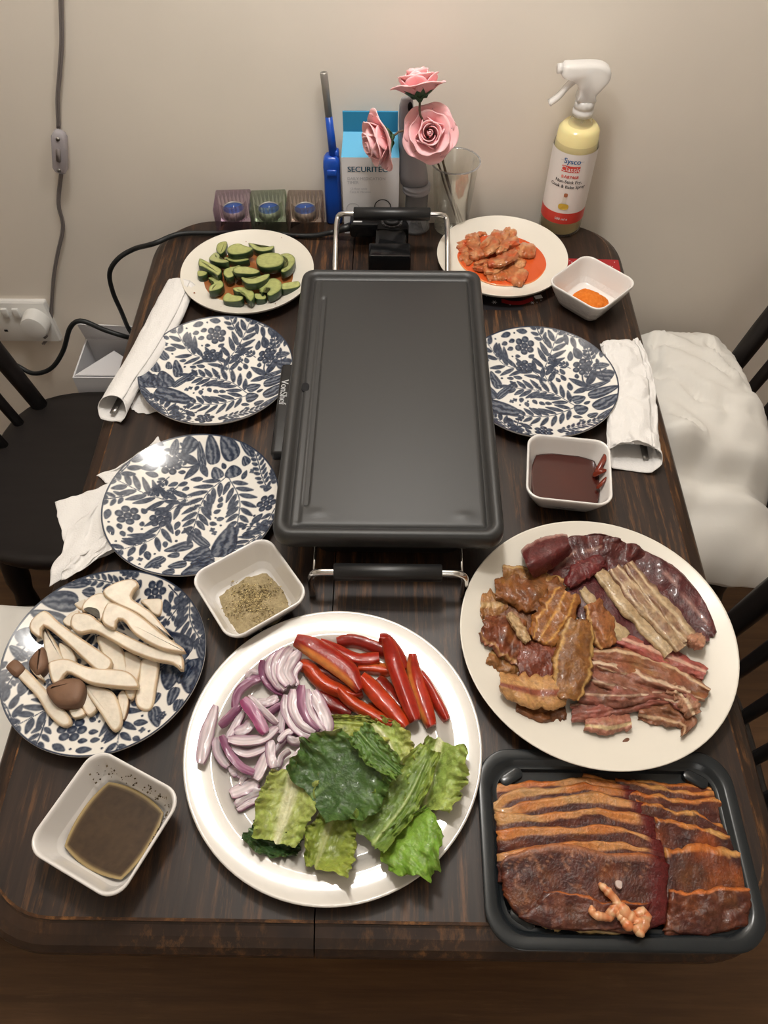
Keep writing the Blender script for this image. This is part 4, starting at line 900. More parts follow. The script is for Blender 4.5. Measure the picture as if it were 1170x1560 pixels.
LZ = lambda py: fnt(862, py)
a = np.linspace(-1.95, 1.95, 50)
def band(r, z0, z1, a0, a1, m, nm):
    a = np.linspace(a0, a1, 40); mb = MB(); mb.grid(np.stack([np.c_[qx + r * np.cos(ang0 + a), qy + r * np.sin(ang0 + a), 0 * a + z] for z in (z0, z1)])); return mb.build(nm, m, sb)
band(qr + .0003, LZ(341), LZ(236), -1.95, 1.95, M['label'], 'paper_label'); band(qr + .0005, LZ(341), LZ(325), -1.95, 1.95, M['label_red'], 'red_label_band')
rw = .0105; band(qr + .0005, LZ(263), LZ(253.5), -rw / qr * 1.35, rw / qr * 1.35, M['label_red'], 'red_label_box')
def btext(nm, s, size, py, m, bold=0., dx=0.): mb = MB(); w = wrap(qr + .0008, LZ(py)); put_text(mb, s, size, lambda x, y: w(x + dx, y), bold=bold); mb.build(nm, m, sb, smooth=False)
btext('brand_lettering', 'Sysco', .0118, 246.5, M['blue_ink'], .0005); btext('box_lettering', 'Classic', .0112, 258.5, M['white_ink']); btext('code_lettering', 'A87468', .0072, 270, M['label_red'], .0003, .003)
btext('product_lettering', 'Non-Stick Fry,', .0074, 277.5, M['black_ink'], .0003); btext('product_lettering', 'Cook & Bake Spray', .0074, 285, M['black_ink'], .0003); btext('volume_lettering', '500 ml e', .006, 333.5, M['white_ink'], .0002)
for x0_, x1_ in ((-.0185, -.0125), (.0125, .0185)): band(qr + .0007, LZ(246.5) - .0003, LZ(246.5) + .0003, x0_ / qr, x1_ / qr, M['pale_ink'], 'rule_print')
def bshape(nm, pts, py, m, off=.0008):
    w = wrap(qr + off, LZ(py)); mb = MB(); q = closed(pts, 28); i = mb.verts([w(x, y) for x, y in q]); mb.face(*[i + k for k in range(len(q))]); mb.build(nm, m, sb, smooth=False)
bshape('stamp_print', [(-.0125, .002), (-.0095, .002), (-.0095, -.002), (-.0125, -.002)], 270, mat('pale_red_ink', (226, 140, 130), rough=.5))
M['glass_print'] = mat('printed_glass', (214, 208, 196), rough=.5)
bshape('flask_print', [(-.003, .016), (.002, .016), (.0025, .006), (.008, 0), (.007, -.007), (-.007, -.007), (-.008, 0), (-.0035, .006)], 313, M['glass_print']); bshape('oil_print', [(-.0068, .002), (.0068, .002), (.0066, -.006), (-.0066, -.006)], 313, M['oil_print'], .001); bshape('cork_print', [(-.002, .021), (.003, .021), (.003, .0155), (-.002, .0155)], 313, M['cork_print'], .001)
mb = MB(); mb.lathe([(.0155, -.004), (.0155, .004), (.0145, .0045), (.0145, .0075), (.0150, .008), (.0142, .018)], 30, (qx, qy, T + Hn + .002), True, True); hd_ = mb.build('collar', M['frost'], sb)
# head: a side profile swept across its width (nozzle to the left)
z0 = T + Hn + .018; hp = [(.014, 0), (.013, .010), (.020, .020), (.028, .032), (.0265, .045), (.016, .0525), (-.002, .0545), (-.030, .0535), (-.0405, .0525), (-.0425, .046), (-.042, .037), (-.034, .035), (-.024, .031), (-.015, .022), (-.0125, .010), (-.012, 0)]
q = closed(hp, 60); cm = q.mean(0); R = []
for k, yy in ((.82, -.0125), (.95, -.0105), (1, -.006), (1, .006), (.95, .0105), (.82, .0125)):
    R.append([(qx + cm[0] + (x - cm[0]) * k, qy + yy, z0 + cm[1] + (z - cm[1]) * k) for x, z in q])
mb = MB(); mb.rings(R); mb.build('spray_head', M['frost'], sb, auto=60)
mb = MB(); mb.tube([(qx - .0415, qy, z0 + .045), (qx - .049, qy, z0 + .045)], [.0075, .0065], 12); mb.build('nozzle', M['frost'], sb)
mb = MB(); pth = curve([(-.020, .030), (-.030, .020), (-.040, .006), (-.052, -.004)], 14); R = []
for i, (x, z) in enumerate(pth): R.append([(qx + x + dx, qy + yy, z0 + z + dz) for dx, yy, dz in ((-.002, -.0065, .002), (.0015, -.0055, -.002), (.0015, .0055, -.002), (-.002, .0065, .002))])
mb.rings(R); mb.build('trigger', M['frost'], sb)
mb = MB(); mb.tube([(qx, qy, T + .012), (qx + .002, qy, T + Hn)], .0022, 8); mb.build('dip_tube', M['bottle'], sb)
mb = MB(); mb.tube([(qx - .001, qy, z0 + .002), (qx - .001, qy, z0 + .044)], .005, 12); mb.build('pump_piston', M['white_plastic'], sb)

# ------------------------------------------------------------------ food: shared builders
def PV(px, py, z):
    u = (px - 585) / F; v = (780 - py) / F
    dx = -sy * cp + u * cy - sy * sp * v; dy = cy * cp + u * sy + cy * sp * v; dz = -sp + v * cp; t = (z - CZ) / dz
    return np.stack([dx * t, dy * t, z + 0 * dx], -1)
class Crop:
    def __init__(s, x0, y0, k): s.o = np.array([x0, y0], float); s.k = k
    def __call__(s, p): return s.o + np.asarray(p, float)[..., :2] * s.k
cnt = [100]
RIM = rim_prof(.148)
def on_rim(px, zz):                              # lifted where it lies over the big plate's rim
    A = PV(px[..., 0], px[..., 1], zz)
    for _ in range(2):
        r = np.hypot(A[..., 0] + .054, A[..., 1] - .264); A = PV(px[..., 0], px[..., 1], zz + (RIM(np.minimum(r, .147)) - .006) * np.clip((.165 - r) / .015, 0, 1) * .92)
    return A
def ribbon(name, spine, w, C, z, m, colf, label, cat, group=None, arch=.004, amp=0., freq=3., t=.003, ends=(.5, .5), nu=26, nv=9, rag=0., zs=None, drop=0., roll=0., parent=None, keep=None, rim=False):
    cnt[0] += 1; sd = cnt[0]; u = np.linspace(0, 1, nu); q = curve(C(spine), nu)
    d = np.gradient(q, axis=0); d /= np.linalg.norm(d, axis=1)[:, None]; n = np.stack([-d[:, 1], d[:, 0]], 1)
    w = np.atleast_1d(w); ww = np.interp(u, np.linspace(0, 1, len(w)), w) * C.k / 2
    e0, e1 = ends; ww = ww * np.clip(1 - (1 - e0) * np.clip(1 - u / .22, 0, 1) ** 2, 0, 1) * np.clip(1 - (1 - e1) * np.clip(1 - (1 - u) / .22, 0, 1) ** 2, 0, 1)
    V = np.linspace(-1, 1, nv)[None, :] + 0 * u[:, None]; U = u[:, None] + 0 * V
    rg = 1 + rag * (fbm(U * freq * 2.2, V * .8 + 5, 0, sd) - .5) * 2
    px = q[:, None, :] + n[:, None, :] * (ww[:, None] * V * rg)[..., None]
    if rag: px += d[:, None, :] * (rag * ww.mean() * (fbm(V * 2.5, U * .5, 0, sd + 9) - .5))[..., None] * 1.2
    zz = z + arch * (1 - V ** 2) + amp * (fbm(U * freq, V * 1.3, 0, sd + 3) - .5) * 2 + roll * V
    if zs is not None: zz = zz + np.interp(u, np.linspace(0, 1, len(zs)), zs)[:, None]
    zz = zz - drop * np.maximum(np.abs(V) ** 4, np.abs(2 * U - 1) ** 6)
    A = PV(px[..., 0], px[..., 1], zz)
    if rim: A = on_rim(px, zz)
    c = colf(U, V, A[..., 0], A[..., 1])
    if keep is not None:
        dx, dy = A[..., 0] - keep[0], A[..., 1] - keep[1]; r = np.hypot(dx, dy); k = np.where(r > keep[2], (keep[2] + .15 * (r - keep[2])) / r, 1); A[..., 0] = keep[0] + dx * k; A[..., 1] = keep[1] + dy * k; A[..., 2] += np.clip(r * k - .106, 0, 1) * .28
    mb = MB(); mb.shell(A, t, c.reshape(-1, 3)); o = mb.build(name, m, parent, auto=65)
    return tag(o, label, cat, group) if parent is None else o
def slab(name, pts, C, z0, z1, m, face, rim, side, label, cat, group=None, bev=.0012, tilt=(0, 0), n=40, inset=.12, sidef=None, dome=0., parent=None):
    q = closed(C(pts), n); A = PV(q[:, 0], q[:, 1], np.full(n, z1)); c = A.mean(0); d = A[:, :2] - c[:2]
    tg = np.roll(A, -1, 0)[:, :2] - np.roll(A, 1, 0)[:, :2]; nn = np.stack([tg[:, 1], -tg[:, 0]], 1); nn /= np.linalg.norm(nn, axis=1)[:, None] + 1e-9
    if np.sum(A[:, 0] * np.roll(A[:, 1], -1) - np.roll(A[:, 0], -1) * A[:, 1]) < 0: nn = -nn
    size = np.sqrt(abs(np.sum(A[:, 0] * np.roll(A[:, 1], -1) - np.roll(A[:, 0], -1) * A[:, 1])) / 2)
    tl = lambda XY: (XY[:, 0] - c[0]) * tilt[0] + (XY[:, 1] - c[1]) * tilt[1]
    def R(ins, z): XY = A[:, :2] - nn * ins; return np.c_[XY, z + tl(XY)]
    bev = min(bev, size * .055); ii = size * inset if dome else bev * 1.9; rings = [R(bev * .6, z0), R(0, z0 + bev), R(0, z1 - bev), R(bev * .7, z1 - bev * .15), R(ii, z1 + dome * .6), R(ii * (1.7 if dome else 1.12), z1 + dome)]
    face, rim, side = (np.asarray(k, float) for k in (face, rim, side)); sc = np.broadcast_to(side if sidef is None else sidef(q), (n, 3)); rc_ = np.broadcast_to(rim, (n, 3)) if sidef is None else mix(face, rim, .8 * (np.linalg.norm(sc - face, axis=1) > 60))
    cols = np.concatenate([sc, sc, sc, rc_, np.broadcast_to(face, (n, 3)), np.broadcast_to(face, (n, 3))])
    mb = MB(); mb.rings(rings, True, True, cols); o = mb.build(name, m, parent, auto=50)
    return tag(o, label, cat, group) if parent is None else o
J = lambda c, a=10: np.clip(np.asarray(c, float) + rng.uniform(-a, a), 0, 254)
TZ = T + .0062                                   # a plate's floor

# ------------------------------------------------------------------ king oyster mushroom slices
MC = Crop(0, 860, .2735); CRM = (230, 219, 202); EDG = (204, 182, 152); BRN = (124, 92, 70); SD = (216, 192, 160)
mush = [
 ([(560, 480), (545, 395), (670, 450), (720, 610), (762, 680), (690, 690), (620, 600)], 0, 'wide vertical mushroom slice lying under the long crossing slice in the middle of the plate'),
 ([(690, 480), (785, 530), (770, 640), (740, 750), (700, 720), (690, 600)], 0, 'mushroom slice half hidden under the slices right of the middle'),
 ([(335, 160), (400, 92), (450, 84), (492, 130), (462, 152), (482, 182), (450, 245), (400, 215)], 0, 'mushroom piece with a curled brown gill at the top of the plate'),
 ([(780, 200), (840, 190), (902, 198), (890, 275), (850, 270), (820, 235)], 0, 'small pale mushroom piece at the right under the topmost slice'),
 ([(348, 312), (400, 265), (442, 258), (410, 320), (385, 345)], 0, 'little cap piece behind the long crossing mushroom slice'),
 ([(240, 345), (290, 400), (345, 500), (350, 530), (270, 552), (245, 480)], 0, 'pointed leaf shaped mushroom slice at the left of the pile'),
 ([(330, 440), (400, 470), (420, 540), (350, 530)], 0, 'mushroom sliver between the two left slices'),
 ([(790, 530), (882, 535), (868, 680), (850, 780), (820, 812), (765, 792), (750, 740), (770, 640)], .001, 'straight mushroom stem slice standing at the lower right of the pile'),
 ([(450, 690), (492, 690), (540, 790), (490, 838), (452, 780)], 0, 'short split mushroom stem at the bottom beside the brown cap'),
 ([(385, 800), (440, 788), (470, 830), (410, 852)], 0, 'smallest mushroom scrap below the big brown cap'),
 ([(460, 668), (600, 690), (655, 755), (682, 880), (635, 932), (560, 830)], .004, 'long mushroom wedge pointing down at the bottom of the pile'),
 ([(655, 730), (690, 700), (716, 760), (692, 862), (665, 835)], 0, 'mushroom piece with a brown cap edge at the bottom right of the wedge'),
]
for pts, dz, lb in mush:
    br = 'brown' in lb and 'cap edge' in lb
    slab('mushroom_slice', pts, MC, TZ + dz, TZ + dz + .007, M['dryfood'], J(CRM, 8), EDG, SD if not br else BRN, lb, 'mushroom', bev=.0014, inset=.08, tilt=(rng.uniform(-.08, .08), rng.uniform(-.08, .08)))
def cap_mush(pts_stem, pts_cap, z, lb, cz=.012):
    c = MC(pts_stem).mean(0); p = P(*c, z); t = thing('mushroom_slice', (p.x, p.y, z), lb, 'mushroom')
    if pts_stem: slab('stem', pts_stem, MC, z, z + .010, M['dryfood'], CRM, EDG, SD, None, None, bev=.0016, inset=.09, parent=t)
    slab('cap', pts_cap, MC, z, z + cz, M['dryfood'], BRN, (110, 80, 60), (104, 76, 58), None, None, bev=.003, inset=.14, dome=.003, parent=t)
cap_mush([(90, 610), (132, 572), (250, 690), (390, 852), (352, 902), (270, 840), (200, 732), (120, 650)], [(26, 578), (50, 545), (88, 528), (134, 572), (112, 608), (85, 622), (50, 600)], TZ, 'mushroom stem with a squared brown cap end, leftmost on the floral plate')
cap_mush([(165, 565), (215, 600), (240, 640), (190, 610)], [(158, 545), (195, 485), (242, 460), (258, 560), (212, 612), (180, 590)], TZ, 'brown mushroom cap seen end on, at the left under the pointed slice')
cap_mush([(340, 660), (420, 640), (450, 700), (380, 740)], [(254, 692), (300, 655), (345, 636), (432, 632), (468, 672), (442, 762), (370, 787), (300, 772)], TZ + .003, 'big round brown mushroom cap at the lower left of the pile', .016)
for pts, dz, lb in (
 ([(456, 262), (460, 218), (510, 170), (580, 158), (640, 210), (570, 300), (545, 312), (535, 262), (490, 250)], .009, 'curled mushroom cap half left of the two big top slices'),
 ([(160, 350), (180, 298), (250, 254), (330, 320), (440, 400), (600, 508), (624, 545), (600, 585), (545, 592), (470, 530), (350, 420), (240, 338), (225, 402), (185, 386)], .010, 'long hooked mushroom slice at the upper left of the pile'),
 ([(266, 556), (300, 530), (380, 524), (500, 570), (700, 590), (772, 662), (735, 686), (520, 664), (420, 620), (370, 600), (330, 652), (290, 656)], .011, 'hooked mushroom slice lying across the brown cap to the right'),
 ([(390, 340), (410, 270), (500, 275), (560, 320), (700, 390), (840, 450), (1002, 490), (1016, 592), (960, 550), (860, 530), (730, 482), (620, 420), (520, 370), (440, 380)], .014, 'longest mushroom slice crossing the middle of the plate'),
 ([(570, 150), (640, 98), (735, 78), (772, 110), (745, 140), (730, 182), (780, 220), (850, 270), (930, 370), (972, 432), (860, 352), (760, 272), (630, 210)], .013, 'big mushroom half with a rolled cap at the top right of the pile'),
 ([(565, 310), (580, 240), (620, 208), (760, 270), (900, 380), (1022, 466), (1010, 488), (880, 460), (750, 385), (690, 312), (650, 305), (640, 352), (600, 346)], .021, 'topmost mushroom half with a hooked cap, pointing to the right rim')):
    slab('mushroom_slice', pts, MC, TZ + dz, TZ + dz + .0075, M['dryfood'], J((234, 224, 208), 5), (186, 158, 124), (210, 188, 158), lb, 'mushroom', bev=.0014, n=56, inset=.045)

# ------------------------------------------------------------------ cucumber slices and their dressing
CC = Crop(270, 340, .1795)
slab('soy_dressing', [(190, 400), (240, 330), (420, 200), (700, 180), (960, 280), (1020, 430), (900, 580), (650, 680), (380, 650), (230, 560)], CC, TZ - .0006, TZ + .0014, M['liquid'], (150, 92, 52), (206, 164, 118), (206, 164, 118), 'thin brown soy dressing pooled under the cucumber slices', 'sauce', inset=.06)['kind'] = 'stuff'
FL = (178, 182, 116); FL2 = (158, 168, 98); SKN = (38, 58, 34)
cuc = [
 ([(600, 150), (650, 165), (700, 198), (760, 200), (822, 190), (800, 232), (720, 248), (650, 220)], .000, 'cucumber slice with a wavy cut at the top of the pile'),
 ([(330, 200), (350, 160), (420, 152), (412, 225), (370, 265), (335, 235)], .0, 'small half moon cucumber slice at the upper left of the pile'),
 ([(400, 270), (440, 290), (600, 300), (590, 320), (500, 332), (430, 310)], .0, 'cucumber slice wedged beneath the dark round one at the top'),
 ([(175, 398), (250, 410), (242, 440), (180, 452)], .0, 'little dark cucumber end at the far left'),
 ([(255, 440), (300, 430), (370, 470), (396, 530), (360, 580), (280, 602), (275, 542), (310, 500)], .0, 'cucumber half slice at the lower left edge of the pile'),
 ([(390, 600), (430, 570), (470, 600), (560, 630), (540, 672), (450, 672), (390, 650)], .0, 'cucumber slice lowest in the pile, its dark skin facing front'),
 ([(660, 600), (750, 600), (742, 640), (670, 646)], .0, 'cucumber scrap at the bottom, right of the lowest slice'),
 ([(890, 520), (960, 495), (1030, 480), (1032, 530), (900, 572)], .002, 'pale cucumber end at the right beside the griddle corner'),
 ([(870, 235), (930, 224), (985, 262), (1002, 330), (960, 412), (900, 442), (880, 410), (935, 370), (930, 290)], .002, 'crescent cucumber slice rightmost in the pile'),
 ([(265, 290), (280, 240), (320, 208), (355, 250), (362, 300), (430, 335), (440, 362), (380, 362), (310, 330)], .004, 'bent cucumber slice with a notch at the left of the pile'),
 ([(180, 298), (200, 288), (290, 340), (376, 400), (350, 452), (300, 420), (220, 370), (180, 350)], .005, 'long cucumber wedge at the left, pointing up'),
 ([(390, 430), (420, 372), (540, 340), (485, 372), (472, 412), (482, 462), (430, 482)], .003, 'cucumber slice left of the middle, mostly covered'),
 ([(470, 550), (540, 530), (620, 550), (656, 600), (630, 672), (590, 640), (560, 590), (500, 582)], .006, 'curved cucumber slice at the bottom middle of the pile'),
 ([(690, 530), (740, 480), (820, 458), (882, 500), (880, 570), (800, 622), (760, 602), (790, 560), (750, 545), (720, 592)], .006, 'notched cucumber slice at the lower right of the pile'),
 ([(420, 220), (450, 180), (520, 164), (580, 190), (642, 215), (600, 252), (520, 266), (450, 260)], .009, 'round cucumber slice with thick dark skin at the top of the pile'),
 ([(475, 380), (520, 350), (600, 355), (660, 376), (702, 410), (650, 442), (560, 440), (490, 430)], .010, 'oval cucumber slice in the very middle'),
 ([(545, 460), (640, 470), (720, 420), (780, 398), (762, 460), (680, 522), (600, 532), (560, 500)], .013, 'pointed cucumber slice laid over the middle of the pile'),
 ([(668, 320), (690, 265), (780, 238), (860, 245), (904, 290), (890, 350), (830, 380), (740, 385), (690, 365)], .010, 'largest round cucumber slice with a split centre at the upper right')]
for pts, dz, lb in cuc:
    pa = C0 = np.array(pts, float); ctr = pa.mean(0)
    cp_ = CC(ctr)
    def sf(q, cp_=cp_):
        d = q - cp_; a = np.arctan2(d[:, 1], d[:, 0]); return mix(FL2, SKN, sstep(-.9, -.1, np.sin(a + .2) + .35 * (np.linalg.norm(d, axis=1) / np.linalg.norm(d, axis=1).mean() - 1) * 3 + .55))
    slab('cucumber_slice', pts, CC, TZ + dz, TZ + dz + .0125, M['food'], J(FL, 9), (112, 124, 64), SKN, lb, 'cucumber', bev=.001, inset=.11, dome=-.0006, tilt=(rng.uniform(-.16, .16), rng.uniform(-.25, -.05)), sidef=sf)
dots('chilli_flecks', (-.226, 1.008), 110, .085, 0, [(120, 60, 34), (150, 74, 40), (96, 44, 30)], M['powder'], 'reddish chilli flecks strewn round the cucumber plate', 'spice', size=.0011, zf=lambda x, y: T + .0066 + float(.0175 * np.clip((math.hypot(x + .226, y - 1.01) / .1035 - .6) / .4, 0, 1) ** 1.45) + .0003)

# ------------------------------------------------------------------ kimchi
KC = Crop(670, 325, .1709)
slab('kimchi_broth', [(135, 330), (160, 250), (230, 180), (340, 140), (520, 108), (680, 170), (850, 250), (955, 350), (965, 450), (900, 560), (780, 625), (560, 642), (380, 600), (200, 470)], KC, TZ + .0008, TZ + .0032, M['liquid'], (206, 84, 36), (222, 130, 76), (226, 150, 100), 'red orange kimchi broth pooled on the back right plate', 'sauce', inset=.07, n=60)['kind'] = 'stuff'
kim = [((210, 290), 80, 110, 70, .004, 'pale kimchi leaf piece at the left edge of the broth'), ((290, 250), 100, 100, 80, .008, 'ribbed kimchi piece with thin strands, upper left'), ((360, 170), 120, 80, -10, .004, 'kimchi leaf at the top left rim of the broth'),
       ((250, 390), 90, 100, 30, .004, 'reddish kimchi piece low at the left'), ((350, 345), 120, 80, -15, .010, 'kimchi piece lying left of the middle'), ((440, 290), 90, 120, 60, .016, 'square shiny kimchi piece in the middle top'),
       ((370, 460), 60, 110, 80, .008, 'kimchi piece at the griddle corner'), ((540, 205), 110, 100, 10, .010, 'pinkish kimchi rib at the top'), ((630, 165), 80, 90, 30, .006, 'brownish kimchi knob, topmost of the heap'),
       ((600, 290), 150, 70, -25, .014, 'long kimchi leaf crossing the upper right'), ((745, 325), 140, 90, 4, .010, 'flat square kimchi leaf at the right'), ((560, 390), 180, 70, -22, .019, 'longest kimchi strip through the middle'),
       ((480, 480), 120, 60, -15, .010, 'narrow kimchi strip below the middle'), ((700, 430), 90, 70, 30, .005, 'yellow kimchi core piece beside the open broth'), ((680, 520), 140, 120, 40, .008, 'crumpled feathery kimchi leaf tip, lower right'),
       ((540, 560), 150, 80, -5, .006, 'red soaked kimchi piece near the front of the broth'), ((640, 605), 120, 40, 5, .002, 'thin kimchi shred at the front edge of the broth')]
for (cx_, cy_), L, w, ang, dz, lb in kim:
    a = math.radians(ang); w = w * 1.35; d = np.array([math.cos(a), math.sin(a)]) * L * .78; c = np.array([cx_, cy_]); k = rng.uniform(0, 1)
    base = mix((196, 124, 74), (166, 88, 48), k)
    ribbon('kimchi_piece', [c - d, c + np.array([-d[1], d[0]]) * rng.uniform(-.2, .2), c + d], [w * .9, w * 1.1, w], KC, TZ + dz, M['food'],
           lambda U, V, X, Y, base=base: mix(mix(base, (222, 176, 128), np.clip(1.5 * (fbm(U * 5, V * 1.2, 0, int(cx_)) - .35), 0, 1)), (196, 80, 38), np.clip(2.6 * (fbm(X * 110, Y * 110, 0, 4) - .48), 0, .9)), lb, 'kimchi', arch=.003, amp=.0045, freq=4, t=.0018, ends=(.8, .8), rag=.22, drop=.003, nu=34, nv=18)

# ------------------------------------------------------------------ sliced red onion
OC = Crop(290, 960, .1966)
def onion_col(pale, purp, side=1, wdt=.5, pv=.9):
    def f(U, V, X, Y):
        st = .5 + .5 * np.sin(V * 9 + 3 * noise(U * 3, V, 0, 2)); b = mix(pale, np.array(pale) * .86, st * .9)
        return mix(b, purp, pv * sstep(1 - wdt, 1, V * side) + 0.34 * sstep(.80, .97, np.abs(V)) + .14 * (np.abs(U - .5) > .44))
    return f
PL, PU = (222, 208, 212), (122, 66, 98)
on = [
 ([(560, 230), (560, 330), (610, 420), (720, 490)], 50, .010, 1, .95, 'dark purple outer arc hugging the top onion wedge'),
 ([(690, 170), (625, 240), (615, 330), (700, 455)], 58, .016, 1, .5, 'first pale arc of the fanned onion wedge at the top'), ([(735, 140), (668, 230), (655, 340), (728, 462)], 58, .018, 1, .45, 'second arc of the fanned top onion wedge'),
 ([(785, 132), (728, 220), (700, 330), (755, 425)], 64, .020, 1, .35, 'broad middle arc of the fanned top onion wedge'), ([(845, 160), (785, 250), (755, 335), (802, 415)], 66, .018, -1, .3, 'inner striped arc of the top onion wedge near the pepper'), ([(860, 250), (812, 310), (800, 370), (832, 424)], 48, .014, -1, .3, 'short innermost arc of the top onion wedge'),
 ([(740, 500), (738, 620), (815, 755), (930, 822)], 62, .014, 1, .5, 'left outer arc of the fanned onion wedge beside the lettuce'), ([(795, 455), (790, 600), (850, 720), (962, 792)], 62, .017, 1, .4, 'second arc of the onion wedge beside the lettuce'), ([(862, 425), (852, 570), (902, 700), (990, 782)], 66, .019, 1, .95, 'deep purple arc in the onion wedge beside the lettuce'),
 ([(905, 455), (905, 580), (960, 700), (1032, 782)], 64, .019, -1, .3, 'pale inner arc of the onion wedge beside the lettuce'), ([(950, 470), (1000, 570), (1052, 680), (1072, 790)], 84, .016, -1, .4, 'broad striped arc at the right end of the onion wedge'),
 ([(75, 1030), (120, 820), (195, 580)], [80, 90, 50], .012, -1, .2, 'flat wide pale onion strip standing alone at the left rim of the plate'),
 ([(226, 740), (310, 660), (385, 585)], 52, .014, 1, 1., 'short deep purple onion strip left of the pile'), ([(335, 600), (370, 480), (450, 400), (540, 368)], 52, .013, -1, 1., 'long curved purple onion strip at the upper left of the pile'),
 ([(290, 840), (345, 740), (410, 620)], 50, .009, 1, .4, 'straight onion strip under the purple ones'), ([(345, 795), (430, 760), (490, 685)], 70, .011, -1, .4, 'pale shiny onion piece in the heart of the pile'), ([(500, 560), (590, 560), (680, 520)], 55, .010, 1, .4, 'onion strip behind the bright magenta one'), ([(580, 660), (650, 610), (705, 575)], 46, .010, 1, .9, 'small purple edged onion strip left of the right wedge'),
 ([(695, 800), (705, 700), (735, 585)], 54, .010, 1, .3, 'upright pale onion strip left of the right wedge'), ([(430, 372), (475, 325), (530, 340)], 44, .008, 1, .4, 'onion tip poking out behind the upper left strips'),
 ([(205, 830), (218, 950), (292, 1055)], 66, .008, 1, .3, 'pale curved onion strip at the left below the flat one'), ([(310, 1110), (360, 1080), (420, 1120)], 80, .006, 1, .3, 'wide onion piece low in the pile on the plate floor'),
 ([(330, 905), (440, 950), (592, 896)], 56, .012, -1, .5, 'bowed onion strip below the shiny curved one'), ([(292, 842), (420, 852), (560, 832), (672, 745)], 60, .017, -1, .35, 'long shiny bowed onion strip across the middle of the pile'),
 ([(240, 815), (310, 960), (400, 1060), (492, 1102)], 56, .016, 1, 1., 'long dark purple backed onion strip running down to the right'),
 ([(445, 510), (560, 620), (672, 722)], 48, .020, 1, .3, 'pale straight onion strip alongside the magenta one'), ([(405, 530), (490, 640), (582, 792)], 78, .023, 1, 1., 'bright magenta skinned onion strip on top of the pile'),
 ([(750, 830), (820, 862), (892, 838)], 50, .012, 1, .3, 'short onion strip under the right wedge'), ([(680, 862), (740, 800), (800, 780)], 44, .014, 1, .5, 'thin onion sliver above the short one under the right wedge'), ([(680, 1060), (712, 970), (772, 930)], 38, .012, 1, .4, 'onion sliver between the dull strip and the lettuce'), ([(700, 1110), (782, 1040), (862, 920)], 52, .010, 1, .5, 'onion strip against the lettuce edge'), ([(640, 960), (700, 880), (740, 850)], 34, .010, 1, .4, 'thin onion sliver behind the dull upright strip'),
 ([(500, 1152), (560, 1030), (592, 930)], [78, 70, 55], .013, -1, .25, 'wide pale onion strip pointing up at the bottom of the pile'), ([(622, 850), (620, 960), (642, 1065)], 66, .016, 1, .4, 'dull flat upright onion strip right of the pile'),
 ([(310, 1272), (400, 1232), (525, 1172)], 82, .007, 1, .3, 'broad onion strip at the bottom beside the pale lettuce'), ([(350, 1362), (440, 1292), (552, 1250)], 62, .006, 1, .5, 'second lowest onion strip beside the pale lettuce'), ([(362, 1392), (450, 1342), (542, 1302)], 42, .004, 1, .6, 'lowest onion strip, nearest the front of the plate'), ([(390, 1200), (410, 1150), (440, 1130)], 40, .006, 1, .3, 'small onion chip above the broad bottom strip')]
for sp_, w, dz, sd, pv, lb in on:
    pal = J(PL, 10) if pv < .9 else mix(PL, (150, 84, 120), .55); pu = PU if pv < 1 or 'magenta' not in lb else (146, 60, 104)
    ribbon('red_onion_slice', sp_, np.array(w) * 1.22, OC, TZ + dz * .95, M['onion'], onion_col(pal, pu, sd, .75 if pv < .9 else 1.9, pv), lb, 'onion', arch=.0012, amp=.0016, t=.0040, ends=(.62, .66), nu=22, nv=11, rag=.08, roll=rng.uniform(-.003, .003), rim=True)

